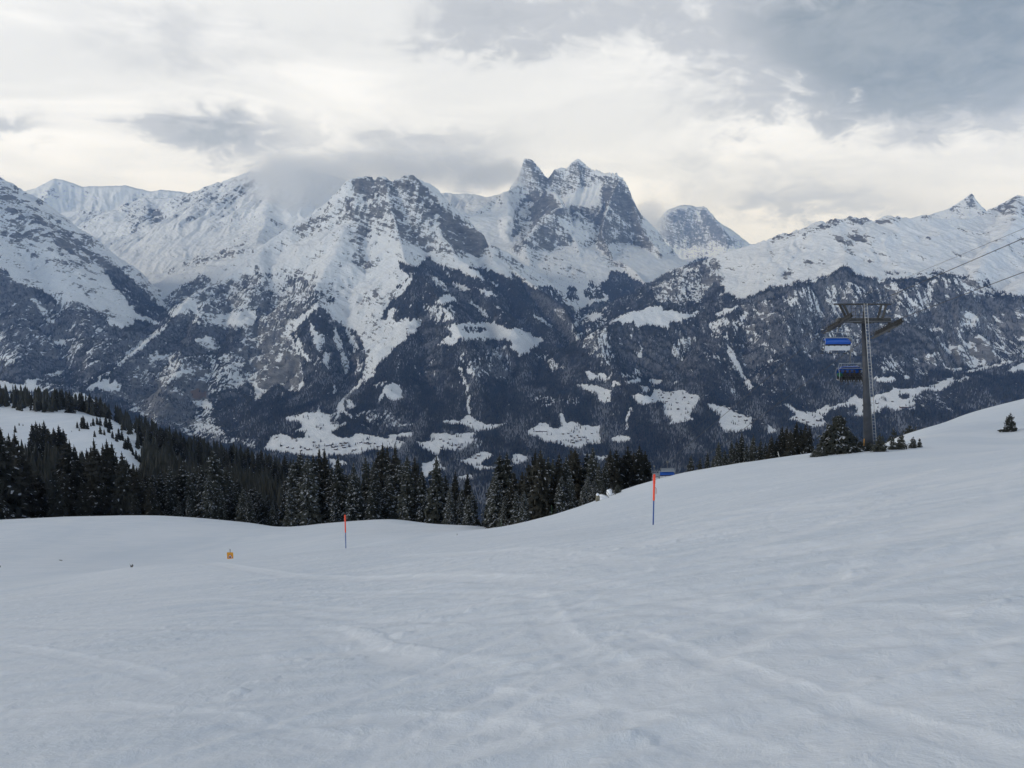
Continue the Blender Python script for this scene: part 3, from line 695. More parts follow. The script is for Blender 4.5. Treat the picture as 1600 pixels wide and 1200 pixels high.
# ------------------------------------------------------------------ mountain skeleton: crest lines (px, py, distance), flank slope, cliff height, cliff length, gully size
RIDGES = [
 # far left glacier peaks
 ([(-300,330,18000),(-50,312,18000),(30,300,18000),(55,294,18000),(70,286,18000),(85,279,18000),(100,281,18000),(128,291,18000),(185,290,18000),(195,289,18000),(215,294,18000),(235,299,18000),(250,296,18000),(300,301,18000),(420,312,18000)], .50, 60, 150, 50),
 ([(85,280,18000),(75,305,17200),(55,325,16500)], .6, 60, 150, 30),
 # second range behind the left valley
 ([(40,345,13600),(100,331,13500),(130,327,13500),(170,330,13500),(190,323,13500),(222,308,13500),(240,310,13500),(262,309,13500),(275,307,13500),(300,299,13500),(318,294,13500),(330,296,13400),(345,284,13300),(375,273,13000),(390,267,12800),(430,273,12600),(480,262,12400),(540,280,12200),(640,300,12200)], .46, 90, 200, 70),
 ([(222,308,13500),(240,360,12200),(250,420,10800)], .45, 30, 150, 50),
 ([(345,284,13300),(330,350,11800),(290,420,10300),(255,462,9700)], .42, 30, 150, 50),
 ([(430,273,12600),(420,330,11000),(400,375,9700)], .45, 60, 150, 60),
 ([(345,423,8800),(325,428,9000),(290,443,9200),(270,455,9350),(253,467,9500)], .65, 10, 100, 30),
 # left mountain
 ([(-420,40,7000),(-200,150,7300),(-80,228,7400),(0,286,7500),(20,301,7560),(55,333,7700),(90,361,7800),(120,392,7900),(150,408,7950),(180,420,8000),(200,437,8080),(225,462,8200),(250,486,8300),(267,500,8400)], .60, 50, 150, 55),
 ([(20,301,7560),(80,400,7000),(120,480,6500),(150,560,6000)], .55, 10, 100, 45),
 ([(-120,210,7400),(-20,400,6500),(10,500,6000),(40,580,5500)], .55, 20, 100, 45),
 ([(120,392,7900),(180,470,7300),(215,530,6900)], .55, 10, 100, 40),
 # left spur of the central mountain
 ([(530,319,9000),(500,330,8950),(470,343,8850),(450,354,8750),(420,376,8600),(400,392,8450),(370,420,8150),(345,440,7900),(325,448,7650),(310,456,7400),(298,464,7250),(285,479,7050),(272,496,6900),(250,516,6600),(220,541,6300),(190,564,6000),(165,581,5750),(130,602,5450),(90,628,5200)], .58, 15, 120, 40),
 ([(420,376,8600),(400,440,7800),(375,510,7000),(345,580,6200),(335,640,5600),(335,700,5100)], .55, 30, 120, 45),
 ([(325,448,7650),(300,530,6500),(265,600,5700),(250,660,5200)], .6, 40, 80, 40),
 # central mountain skyline
 ([(530,319,9000),(538,305,9000),(546,291,9000),(551,279,9000),(557,273,9000),(570,273,9000),(581,273,9000),(584,277,9000),(590,274,9000),(600,272,9000),(606,279,9000),(613,284,9020),(622,282,9050),(630,276,9090),(637,273,9100),(643,271,9100),(650,275,9100),(658,284,9080),(670,293,9060),(680,307,9040),(690,319,9020),(697,331,9000),(705,341,8980),(712,338,8960),(720,345,8940),(728,347,8900),(736,351,8880),(745,355,8860),(755,366,8820),(765,383,8800),(775,398,8700),(785,405,8600),(800,416,8480),(815,430,8300),(832,443,8100),(850,456,7900),(868,469,7650),(882,479,7500),(892,497,7200),(896,511,7000),(904,528,6750),(915,546,6500),(928,560,6300),(945,573,6100),(975,592,5600)], .62, 190, 160, 85),
 ([(560,274,9000),(556,310,8700),(545,345,8400),(520,400,7800),(500,440,7400),(495,500,6700),(497,580,5900),(505,640,5300)], .58, 40, 120, 45),
 ([(600,273,9000),(612,330,8450),(625,372,8000),(632,404,7600),(650,421,7250),(672,445,6950),(700,482,6450),(730,540,5850),(745,600,5350),(765,650,4950)], .62, 40, 120, 45),
 ([(643,272,9100),(665,330,8600),(700,380,8200),(740,430,7700),(780,480,7100),(800,520,6600),(812,570,6000),(820,630,5300)], .58, 90, 140, 45),
 ([(765,383,8800),(800,450,7900),(840,500,7200),(870,540,6600),(880,590,5900),(890,640,5200)], .55, 40, 120, 40),
 ([(650,421,7250),(640,500,6500),(620,560,5900),(600,610,5400)], .6, 10, 100, 35),
 # glacier plateau
 ([(640,312,13500),(660,306,13500),(700,301,13500),(740,303,13500),(762,308,13300),(800,300,13500)], .36, 20, 150, 60),
 # great twin peak massif
 ([(735,335,12300),(765,312,12700),(778,303,12800),(790,298,12800),(806,288,13150),(815,262,13330),(819,247,13380),(824,244,13400),(830,245,13400),(836,251,13400),(842,260,13420),(850,270,13440),(857,276,13450),(861,270,13450),(866,263,13450),(875,261,13450),(885,261,13450),(890,255,13450),(895,250,13450),(903,246,13450),(909,250,13450),(915,256,13450),(920,260,13400),(926,264,13350),(934,264,13300),(940,267,13250),(944,270,13200),(951,267,13100),(958,267,13050),(966,268,13000),(971,271,13000),(976,280,12950),(982,291,12900),(988,306,12850),(993,325,12700),(999,345,12550),(1004,358,12400),(1009,367,12250),(1020,378,12000),(1031,390,11800)], .80, 260, 190, 110),
 ([(853,292,12650),(868,301,12100),(878,322,11700),(862,332,11500),(840,350,11200),(815,380,10800)], .95, 220, 150, 95),
 ([(815,380,10800),(830,415,10200),(858,445,9700),(885,468,9200)], .6, 40, 150, 55),
 ([(790,298,12800),(795,340,11800),(792,370,11200)], .8, 120, 140, 50),
 ([(970,272,13000),(955,305,12600),(945,335,12200),(940,365,11600),(955,400,11000),(978,412,10600),(992,422,10300),(1004,436,9900),(1016,452,9300)], (1.7, .62), 120, 150, 55),
 ([(905,330,12100),(900,370,11400),(905,410,10700),(915,450,9900),(930,470,9200)], .6, 120, 150, 55),
 # distant pyramid
 ([(985,420,24000),(1010,380,24000),(1022,352,24000),(1031,338,24000),(1038,330,24000),(1046,323,24000),(1053,321,24000),(1060,318,24000),(1075,317,24000),(1090,319,24000),(1100,320,24000),(1107,324,24000),(1113,331,24000),(1121,340,24000),(1131,348,24000),(1140,353,24000),(1150,360,24000),(1160,368,24000),(1172,377,24000),(1190,386,24000),(1230,395,24000)], .85, 420, 300, 110),
 ([(1100,320,24000),(1118,345,23000),(1140,372,22000)], .9, 200, 250, 80),
 ([(960,400,15000),(1005,402,15000),(1060,406,15000),(1110,400,15000),(1180,396,15000),(1260,380,15000)], .28, 10, 200, 60),
 # right mountain
 ([(1008,447,8500),(1022,438,8350),(1040,428,8200),(1056,418,8080),(1070,414,8000),(1085,409,7900),(1100,404,7800),(1130,394,7750),(1150,388,7700),(1180,380,7650),(1200,373,7600),(1230,362,7550),(1245,357,7530),(1262,351,7500),(1280,345,7450),(1292,341,7430),(1300,338,7410),(1306,337,7400),(1313,341,7400),(1322,337,7400),(1335,336,7400),(1354,336,7400),(1360,340,7400),(1364,344,7400),(1372,339,7400),(1380,334,7400),(1390,334,7400),(1396,337,7400),(1410,338,7420),(1425,340,7450),(1436,337,7450),(1446,335,7450),(1456,338,7450),(1470,340,7500),(1495,341,7550),(1515,340,7600),(1532,334,7700),(1550,325,7800),(1563,318,7800),(1575,312,7800),(1585,308,7800),(1591,305,7800),(1596,309,7800),(1602,313,7800),(1640,320,7800),(1720,280,7800),(1900,300,7800)], .43, 45, 110, 26),
 ([(1306,337,7400),(1330,385,6900),(1320,420,6450)], .45, 20, 90, 30),
 ([(1591,305,7800),(1560,370,7000),(1520,425,6200)], .5, 60, 100, 40),
 ([(1720,300,7800),(1680,400,6400),(1600,450,5800)], .5, 20, 100, 40),
 ([(1090,468,6550),(1130,471,6300),(1160,468,6200),(1200,452,6100),(1240,440,6000),(1285,433,6000),(1303,424,6000),(1316,418,6000),(1328,424,5980),(1345,432,5900),(1380,436,5850),(1420,437,5800),(1450,434,5750),(1480,430,5700),(1510,440,5650),(1540,455,5600),(1580,468,5500),(1640,470,5450),(1780,480,5400)], .66, 35, 90, 38),
 ([(1240,440,6000),(1235,500,5600),(1225,560,5250),(1215,620,4900)], .62, 10, 80, 35),
 ([(1420,437,5800),(1400,500,5450),(1385,560,5050)], .62, 10, 80, 35),
 ([(1160,468,6200),(1140,520,5800),(1120,570,5400),(1110,620,5000)], .62, 10, 80, 35),
 # shoulder meadow above the gorge
 ([(1100,474,6550),(1085,472,6500),(1060,472,6450),(1020,480,6350),(985,490,6250),(955,502,6150),(935,528,5950),(945,560,5600),(975,592,5250),(1000,612,5000)], .58, 10, 80, 30),
 ([(1008,447,8500),(975,470,8000),(945,488,7600),(915,505,7200)], .55, 15, 100, 35),
 # peak behind on the right
 ([(1400,352,11000),(1440,341,11000),(1460,333,11000),(1480,326,11000),(1495,318,11000),(1506,311,11000),(1513,305,11000),(1518,301,11000),(1522,305,11000),(1527,313,11000),(1533,321,11000),(1542,327,11000),(1556,333,11000),(1580,338,11000)], .6, 60, 120, 40),
]
BASE = [(430,700,4600),(520,680,4700),(480,645,5000),(600,690,4600),(690,690,4500),(760,662,4900),(750,722,4250),(860,690,4550),(900,672,4750),(830,742,3900),(980,685,4600),(1050,632,4950),(1060,655,4650),(1150,655,4650),(1250,665,4450),(1330,642,4550),
        (1420,622,4600),(1480,603,4700),(1550,590,4800),(60,605,5400),(150,640,5300),(900,742,3900),(680,765,3800),(300,690,5000),(980,740,3900),(1240,700,4100),(1400,670,4200),(1560,650,4300),(200,700,4500),(0,680,4600),(550,740,4000),(450,730,4200),
        (1700,580,4800),(-150,600,5200),(900,612,5300),(800,640,5050)]
bp_, bv_ = [], []
for (x, y, Yv) in BASE:
    s, t = pix_st(x, y); bp_.append((s * Yv / 2500, Yv / 2500)); bv_.append(t * Yv)
for s in (-.8, -.4, 0, .4, .8):
    for Yv, zv in ((3000, -1010), (2500, -930), (6500, -820), (8500, -600), (11000, -500), (14000, -300), (20000, 0), (34000, 300)):
        bp_.append((s * Yv / 2500, Yv / 2500)); bv_.append(zv)
    for Yv in (960.0, 1400.0, 1900.0):
        z0 = float(fg_t(s, 960.0)[0] * 960) - 12
        zz = z0 + (-930 - z0) * smooth01(Yv, 960, 2500) if Yv > 960 else z0
        bp_.append((s * Yv / 2500, Yv / 2500)); bv_.append(float(zz))
_base = tps_fit(bp_, bv_, 1e-3)

NC = 1300
s2 = np.linspace(-SMAX, SMAX, NC)
y2 = np.exp(np.r_[np.linspace(math.log(950), math.log(3400), 60, endpoint=False), np.linspace(math.log(3400), math.log(14500), 1050, endpoint=False), np.linspace(math.log(14500), math.log(34000), 190)])
NR = len(y2)
# skeleton on a half resolution grid
sh = s2; yh = y2[::2]
SH, YH = np.meshgrid(sh, yh); XH = SH * YH
xf, yf = XH.ravel(), YH.ravel()
wx = xf + 130 * fbm(xf / 520, yf / 620, 4, 0.55, 3); wy = yf + 130 * fbm(xf / 520, yf / 620, 4, 0.55, 4)
hz = _base(np.c_[xf / 2500, yf / 2500])
best = np.full(xf.shape, -1e9); edge = np.zeros(xf.shape)
for ri, (line, slope, ch, cl, gul) in enumerate(RIDGES):
    sky_ = len(line) >= 9
    s_a, s_b = slope if isinstance(slope, tuple) else (slope, slope)
    pl = np.array([P3(*p) for p in line])
    bx0, by0 = pl[:, 0].min() - 3800, pl[:, 1].min() - 4500
    bx1, by1 = pl[:, 0].max() + 3800, pl[:, 1].max() + 3000
    q = np.where((xf > bx0) & (xf < bx1) & (yf > by0) & (yf < by1))[0]
    if not len(q): continue
    X0, Y0 = xf[q], yf[q]; WX, WY = wx[q], wy[q]
    hs = np.zeros(len(q)); ws = np.zeros(len(q)); ds = np.zeros(len(q)); as_ = np.zeros(len(q)); acc_l = 0.0
    for a in range(len(pl) - 1):
        ax, ay, az = pl[a]; ex, ey, ez = pl[a + 1] - pl[a]; L2 = ex * ex + ey * ey; L = math.sqrt(L2)
        # real crest position near the line, warped position away from it
        t0 = np.clip(((X0 - ax) * ex + (Y0 - ay) * ey) / L2, 0, 1)
        d0 = np.hypot(X0 - ax - t0 * ex, Y0 - ay - t0 * ey)
        f = np.clip(d0 / 350, 0, 1) if sky_ else 1.0
        qx, qy = X0 + (WX - X0) * f, Y0 + (WY - Y0) * f
        tt = np.clip(((qx - ax) * ex + (qy - ay) * ey) / L2, 0, 1)
        d = np.hypot(qx - ax - tt * ex, qy - ay - tt * ey)
        arc = acc_l + tt * L
        sl_ = s_a + (s_b - s_a) * np.clip(arc / 3200.0, 0, 1)
        if sky_:
            h = az + tt * ez - sl_ * d - ch * (1 - np.exp(-d / cl))
        else:
            dr = np.sqrt(d * d + 55.0 ** 2) - 55.0
            h = az + tt * ez + 32 * fbm(arc / 330 + 3.3 * ri, arc * 0 + ri, 3, 0.6, 17) * np.clip(arc / 300, 0, 1) - sl_ * dr - ch * (1 - np.exp(-dr / cl)) * (1 + 0.7 * perlin(arc / 420, arc * 0 + 5.5 * ri, 19))
        wgt = (1.0 / ((d + 6.0) / 100.0)) ** 7
        hs += wgt * h; ws += wgt; ds += wgt * d; as_ += wgt * (acc_l + tt * L)
        acc_l += L
    hh = hs / ws; da = ds / ws; aa = as_ / ws
    # ribs and gullies running down the flank
    wob = aa + 90 * perlin(da / 260 + ri * 7.7, aa / 500, 9)
    g = (0.5 - np.abs(perlin(wob / 210 + 31 * ri, da / 1500, 13 + ri)) * 1.7) + 0.5 * (0.5 - np.abs(perlin(wob / 90 + 11 * ri, da / 700, 43 + ri)) * 1.7)
    hh += gul * g * smooth01(da, 15, 260) * (1 - 0.55 * smooth01(da, 900, 2200))
    cur = best[q]; best[q] = np.maximum(cur, hh)
best = best.reshape(XH.shape); hz = hz.reshape(XH.shape)
kk = 45.0
dlt = np.clip((best - hz) / kk, -1, 1)
Hh = np.where(np.abs(best - hz) < kk, np.maximum(best, hz) + kk * 0.25 * (1 - np.abs(dlt)) ** 2, np.maximum(best, hz))
floorw = smooth01(best - hz, 120, -20)       # 1 on the valley floor
iu, iv = np.meshgrid(np.arange(NC) * 1.0, np.arange(NR) / 2.0)
S2, Y2 = np.meshgrid(s2, y2)
X2 = S2 * Y2
HT = bilin(Hh, iu, iv); FW = bilin(floorw, iu, iv)
# ---- ground cover per vertex
T2 = HT / Y2
PXx, PXy = to_pix(S2, T2)
wamp = 1 - 0.6 * FW
wpx = wamp * (4.0 * fbm(PXx / 10, PXy / 10, 4, 0.65, 81)); wpy = wamp * (6.5 * fbm(PXx / 7, PXy / 12, 4, 0.65, 82))
cu = np.clip(PXx + wpx - W0, 0, W1 - W0 - 1.01); cv = np.clip(PXy + wpy - H0, 0, H1 - H0 - 1.01)
FV = bilin(Fm, cu, cv); RV = bilin(Rm, cu, cv)
FV = np.where(PXy > 780, 0.9, FV)
FV *= smooth01(HT, 760, 420)                 # nothing grows higher up
# ---- relief detail
rough = np.clip(RV * 1.25, 0.10, 1.0) * (1 - 0.85 * FW)
det = fbm(X2 / 380, Y2 / 900, 6, 0.58, 101, ridged=True) - 0.18
det2 = fbm(X2 / 90, Y2 / 220, 4, 0.62, 111)
atcrest = smooth01(np.abs(HT), -1, 0)
HT2 = HT + det * 80 * np.clip(rough + 0.15, 0, 1) + det2 * 38 * rough
HT2 += fbm(X2 / 60, Y2 / 60, 3, 0.55, 121) * (5 * (1 - FW) + 1.0)
# ---- slope measured on the finished relief
gy = np.gradient(HT2, axis=0) / np.gradient(Y2, axis=0)
gxs = np.gradient(HT2, axis=1) / np.maximum(np.gradient(X2, axis=1), 1)
slope = np.hypot(gxs, gy)
rk_ = smooth01(RV, .30, .68)
RV2 = RV + (0.34 + 0.26 * rk_) * np.clip((slope - 0.85 + 0.0 * rk_) / 0.9, -0.75, 0.9)
RV2 = np.where(RV > 1.1, RV, np.clip(RV2, 0, 1.0)) * smooth01(RV, 0.0, 0.06)
ridx = 0
# small snow gullies and glades inside the woods, along the fall line
gl = fbm(X2 / 15, Y2 / 85, 2, 0.7, 131) * 0.85 + fbm(X2 / 70, Y2 / 260, 3, 0.6, 132) * 0.55 + fbm(X2 / 260, Y2 / 700, 2, 0.6, 133) * 0.25
FV2 = np.where(FV > 0.03, np.clip(FV + (0.58 + 0.70 * smooth01(1 - FV, 0.04, 0.32)) * gl * (1 - 0.4 * FW) * smooth01(FV, 0.03, 0.2), 0, 1), 0.0)
far = mesh_np("mountain_terrain", np.stack([X2, Y2, HT2], -1).reshape(-1, 3), grid_faces(NR, NC), [], smooth=True)
for nm, arr in (("wood", FV2), ("rock", RV2)):
    at = far.data.attributes.new(nm, 'FLOAT', 'POINT')
    at.data.foreach_set('value', arr.astype(np.float32).ravel())
tag(far, "snow covered alpine valley and mountains with dark wooded flanks", "mountains", kind='structure')

def mountain_mat():
    m, nt = new_mat("alpine_ground")
    t = nt.n('ShaderNodeTexCoord'); P = t.outputs['Object']
    wood = nt.n('ShaderNodeAttribute', attribute_name="wood").outputs['Fac']
    rock = nt.n('ShaderNodeAttribute', attribute_name="rock").outputs['Fac']
    rotv = nt.n('ShaderNodeVectorRotate', {'Vector': P, 'Angle': R(-24)}, rotation_type='Y_AXIS').outputs[0]
    a = nt.noise(nt.scale(rotv, (1 / 210., 1 / 230., 1 / 34.)), 1.0, 7.0, 0.68, 0.5)      # tilted strata
    a2 = nt.noise(nt.scale(P, (1 / 30., 1 / 50., 1 / 15.)), 1.0, 5.0, 0.70, 0.3)
    b = nt.noise(nt.scale(P, (1 / 38., 1 / 200., 1 / 170.)), 1.0, 7.0, 0.70, 0.5)         # streaks down the fall line
    big = nt.noise(nt.scale(P, (1 / 600., 1 / 900., 1 / 600.)), 1.0, 4.0, 0.6, 0.5)
    brk = nt.math('ADD', nt.math('ADD', nt.math('MULTIPLY', a, 0.50), nt.math('MULTIPLY', b, 0.38)), nt.math('ADD', nt.math('MULTIPLY', a2, 0.38), nt.math('MULTIPLY', big, 0.24)))
    thr = nt.math('ADD', nt.math('SUBTRACT', brk, 0.75), nt.math('MULTIPLY', nt.math('SUBTRACT', rock, 0.53), 0.25))
    rf = nt.ramp(thr, -0.016, 0.030)
    rn = nt.noise(nt.scale(P, (1 / 130., 1 / 130., 1 / 40.)), 1.0, 6.0, 0.7, 0.2)
    rockc = nt.mix(nt.ramp(rn, 0.3, 0.7), (0.085, 0.086, 0.09), (0.25, 0.245, 0.245))
    rockc = nt.mix(nt.ramp(rock, 1.05, 1.2), rockc, (0.20, 0.135, 0.10))
    snow = nt.mix(nt.ramp(a2, 0.3, 0.7), (0.80, 0.83, 0.87), (0.91, 0.92, 0.94))
    base = nt.mix(rf, snow, rockc)
    c1 = nt.noise(nt.scale(P, (1 / 26., 1 / 26., 1 / 80.)), 1.0, 6.0, 0.68, 0.2)
    c2 = nt.noise(nt.scale(P, (1 / 75., 1 / 330., 1 / 330.)), 1.0, 5.0, 0.6, 0.6)
    wt = nt.math('ADD', nt.math('ADD', nt.math('MULTIPLY', nt.math('SUBTRACT', c1, 0.5), 1.3), nt.math('MULTIPLY', nt.math('SUBTRACT', c2, 0.5), 0.8)), nt.math('SUBTRACT', wood, 0.5))
    wf = nt.ramp(wt, -0.10, 0.14)
    woodc = nt.mix(nt.ramp(c1, 0.30, 0.68), (0.014, 0.017, 0.022), (0.055, 0.055, 0.060))
    woodc = nt.mix(nt.math('MULTIPLY', nt.ramp(rock, 0.30, 0.55), nt.ramp(c1, 0.34, 0.60)), woodc, (0.15, 0.155, 0.17))   # leafless broadleaf wood on snow
    col = nt.mix(wf, base, woodc)
    bp = nt.n('ShaderNodeBump', {'Height': nt.math('ADD', nt.math('MULTIPLY', a, 1.0), nt.math('MULTIPLY', a2, 0.4)), 'Strength': 0.55, 'Distance': 40.0})
    bs = nt.n('ShaderNodeBsdfPrincipled', {'Base Color': col, 'Roughness': 0.85, 'Normal': bp.outputs[0]})
    bs.inputs['Specular IOR Level'].default_value = 0.1
    out(nt, bs)
    return m
far.data.materials.append(mountain_mat())

# ------------------------------------------------------------------ the far woods: one mass of small conifers standing on the flanks
T3 = HT2 / Y2
cm = np.maximum.accumulate(T3, axis=0)
vis = (T3 >= cm - 0.0025) & (Y2 > 3300) & (Y2 < 10500) & (np.abs(S2) < 0.74)
dens = smooth01(FV2, 0.30, 0.72)
dens = dens * (1 - 0.62 * smooth01(RV, .30, .52))
lone = smooth01(fbm(X2 / 90, Y2 / 90, 3, 0.6, 151), 0.05, 0.35)
dens = np.maximum(dens, 0.15 * lone * FW * (Y2 < 7000) * (HT < -250))
idx = np.where(vis & (rng.random(S2.shape) < dens * 0.40))
n_t = len(idx[0])
tx = X2[idx] + rng.normal(0, 4, n_t); ty = Y2[idx] + rng.normal(0, 5, n_t); tz = HT2[idx] - 1.5
th = rng.uniform(12, 25, n_t) * (1 - 0.35 * smooth01(HT2[idx], 0, 500)); tr = th * rng.uniform(.15, .23, n_t)
ang = rng.uniform(0, 6.28, n_t)
ring = np.stack([np.stack([tx + tr * np.cos(ang + k * 2 * np.pi / 3), ty + tr * np.sin(ang + k * 2 * np.pi / 3), tz + 0.1 * th], -1) for k in range(3)], 1)
apex = np.stack([tx, ty, tz + th], -1)[:, None]
tv = np.concatenate([ring, apex], 1).reshape(-1, 3)
bi = np.arange(n_t, dtype=np.int32)[:, None] * 4
tf = np.concatenate([bi + np.array([[0, 1, 3]]), bi + np.array([[1, 2, 3]]), bi + np.array([[2, 0, 3]])], 1).reshape(-1, 3)
def wood_mat():
    m, nt = new_mat("far_wood")
    at = nt.n('ShaderNodeAttribute', attribute_name="tint").outputs['Fac']
    c = nt.mix(nt.ramp(at, 0.0, 0.75), (0.011, 0.014, 0.018), (0.052, 0.052, 0.056))
    c = nt.mix(nt.ramp(at, 0.76, 1.0), c, (0.22, 0.23, 0.25))
    bs = nt.n('ShaderNodeBsdfPrincipled', {'Base Color': c, 'Roughness': 0.9})
    bs.inputs['Specular IOR Level'].default_value = 0.1
    out(nt, bs)
    return m
fw = mesh_np("mountain_forest", tv, tf, [wood_mat()])
at = fw.data.attributes.new("tint", 'FLOAT', 'POINT')
at.data.foreach_set('value', np.repeat(np.clip(rng.random(n_t) * 0.75 + 1.3 * (fbm(tx / 170, ty / 500, 4, 0.6, 141)) + 0.14, 0, 1), 4).astype(np.float32))
tag(fw, "dark conifer woods covering the far valley flanks", "forest", kind='stuff')
print("far trees", n_t)

# lookup of the far surface under a pixel: first visible vertex of that column
def far_point(px, py, ymin=3300):
    s, t = pix_st(px, py)
    c = int(round((s + SMAX) / (2 * SMAX) * (NC - 1)))
    col = T3[:, c]
    r = np.where((col >= t) & (y2 > ymin))[0]
    r = int(r[0]) if len(r) else NR - 1
    return Vector((X2[r, c], Y2[r, c], HT2[r, c]))
# ================================================================== TREES
def conifer_parts(seed, whorls=30, width=0.20, droop=0.42, frost=0.25, needle=None, twig=1.0, bare=0.05, power=0.8, per=7):
    """a unit-high conifer: (trunk mesh data, crown mesh data)"""
    r = random.Random(seed)
    V, F, MI = [], [], []
    def quad(a, b, c, d, mi):
        n = len(V); V.extend((a, b, c, d)); F.append((n, n + 1, n + 2, n + 3)); MI.append(mi)
    for i in range(whorls):
        f = (i + r.uniform(-.3, .3)) / whorls
        f = min(max(f, 0.0), 0.985)
        z = bare + (0.985 - bare) * f
        rad = width * ((1 - f) ** power) * r.uniform(0.78, 1.16) + 0.008
        if f > 0.9: rad *= 0.85
        nb = max(4, int(per * (1 - 0.35 * f)) + r.randint(-1, 1))
        a0 = r.uniform(0, 6.28)
        for k in range(nb):
            if r.random() < 0.05: continue
            a = a0 + 6.283 * k / nb + r.uniform(-.28, .28)
            L = rad * r.uniform(0.72, 1.18)
            up = (0.55 * f - 0.05)                       # upper branches rise, lower ones hang
            ca, sa = math.cos(a), math.sin(a)
            zz0 = z + r.uniform(-.01, .01)
            def pt(u):
                return Vector((ca * L * u, sa * L * u, zz0 + L * (up * u - droop * u * u + 0.16 * max(0, u - .7))))
            nt_ = 6 if L > 0.08 else (4 if L > 0.03 else 2)
            prev = pt(0.0)
            side = Vector((-sa, ca, 0))
            for j in range(nt_):
                u0 = (j + 0.25) / nt_; u1 = (j + 1.15) / nt_
                p0, p1 = pt(u0), pt(min(u1, 1.05))
                tl = L * (0.50 * (1 - 0.55 * u0)) * r.uniform(.7, 1.2) * twig
                wq = (0.009 + 0.055 * L) * r.uniform(.8, 1.3)
                fr = r.random() < frost * (0.5 + 0.8 * u0)
                # along the axis
                quad(p0 - side * wq, p1 - side * wq * .4, p1 + side * wq * .4, p0 + side * wq, 0)
                if fr:
                    o_ = Vector((0, 0, 0.0035)); q0 = p0.lerp(p1, .15)
                    quad(q0 - side * wq * .8 + o_, p1 - side * wq * .4 + o_, p1 + side * wq * .4 + o_, q0 + side * wq * .8 + o_, 1)
                for sg in (-1, 1):
                    dirv_ = (Vector((ca, sa, 0)) * 0.62 + side * sg * r.uniform(.6, 1.0)).normalized()
                    tip = p0 + dirv_ * tl + Vector((0, 0, -tl * r.uniform(.25, .75)))
                    nrm = Vector((-dirv_.y, dirv_.x, 0)) * wq * 0.75
                    quad(p0 - nrm, tip - nrm * .35, tip + nrm * .35, p0 + nrm, 0)
                    if r.random() < frost * 0.6:
                        o_ = Vector((0, 0, 0.004)); m_ = p0.lerp(tip, .25)
                        quad(m_ - nrm * .9 + o_, tip - nrm * .4 + o_, tip + nrm * .4 + o_, m_ + nrm * .9 + o_, 1)
                    # hanging curtain
                    if j % 2 == 0:
                        h_ = p0.lerp(tip, .55) + Vector((0, 0, -wq * 3.2 * r.uniform(.6, 1.3)))
                        quad(p0, tip, h_ + dirv_ * wq * .5, h_ - dirv_ * wq * .5, 0)
    # leader
    quad(Vector((-.006, 0, .95)), Vector((-.001, 0, 1.0)), Vector((.001, 0, 1.0)), Vector((.006, 0, .95)), 0)
    quad(Vector((0, -.006, .95)), Vector((0, -.001, 1.0)), Vector((0, .001, 1.0)), Vector((0, .006, .95)), 0)
    me = bpy.data.meshes.new("crown")
    me.from_pydata([tuple(v) for v in V], [], F)
    me.polygons.foreach_set('material_index', MI)
    me.materials.append(needle or M['needle']); me.materials.append(M['frost'])
    me.update()
    bm = bmesh.new()
    pts_ = [(0, 0, -0.04), (0, 0, .12), (r.uniform(-.004, .004), r.uniform(-.004, .004), .5), (0, 0, .97)]
    tube(bm, pts_, [0.017, 0.014, 0.009, 0.0015], 7)
    tm = bpy.data.meshes.new("trunk"); bm.to_mesh(tm); bm.free(); tm.materials.append(M['bark'])
    return tm, me

KINDS = {}
def kind_of(name, n, **kw):
    KINDS[name] = [conifer_parts(100 * len(KINDS) + i, **kw) for i in range(n)]
kind_of('dark', 5, whorls=30, width=0.18, droop=0.45, frost=0.05, power=0.66)
kind_of('narrow', 4, whorls=32, width=0.13, droop=0.5, frost=0.06, power=0.7)
kind_of('frosty', 5, whorls=30, width=0.185, droop=0.40, frost=0.34, power=0.62, needle=M['needle_brown'])
kind_of('dusted', 5, whorls=30, width=0.17, droop=0.44, frost=0.20, power=0.68, needle=M['needle_brown'])
kind_of('bushy', 2, whorls=20, width=0.52, droop=0.25, frost=0.16, needle=M['needle_brown'], power=0.62, per=11, bare=0.02)
kind_of('young', 4, whorls=12, width=0.36, droop=0.05, frost=0.10, needle=M['needle_brown'], twig=1.2, bare=0.02, per=6)
_tree_count = {}
def place_tree(kind, base, h, label, group=None, wf=1.0, name="spruce_tree", tilt=(0, 0)):
    i = _tree_count.get(kind, 0); _tree_count[kind] = i + 1
    tm, cmsh = KINDS[kind][i % len(KINDS[kind])]
    root = bpy.data.objects.new(name, None); root.empty_display_size = 0.3
    link(root)
    root.location = base
    root.rotation_euler = (tilt[0], tilt[1], random.uniform(0, 6.28))
    root.scale = (h * wf, h * wf, h)
    tag(root, label, "tree", group)
    link(bpy.data.objects.new("trunk", tm), root)
    link(bpy.data.objects.new("crown", cmsh), root)
    return root
def tree_px(kind, px, Y, ytop, label, group=None, wf=1.0, name="spruce_tree", sink=0.02):
    b = on_ground(px, Y)
    s, t = pix_st(px, ytop)
    h = max(t * Y - b.z, 0.8)
    b.z -= sink * h
    return place_tree(kind, b, h * (1 + sink), label, group, wf, name)

def base_px(px, py):
    X_, Y_ = on_ground_fast(px, py)
    return Y_
G_LEFT = "dark spruces of the left stand"
L_LEFT = "dark spruce packed in the dense stand right behind the left snow shelf"
tr_rng = random.Random(3)
def crest_Y(px):
    return float(np.interp(px, [-200, 0, 190, 320, 440, 560, 620, 680, 760, 800, 860, 900, 965, 1040, 1100, 1200, 1290, 1360], [120, 124, 128, 126, 122, 122, 118, 110, 100, 70, 72, 76, 78, 82, 84, 88, 92, 95]))
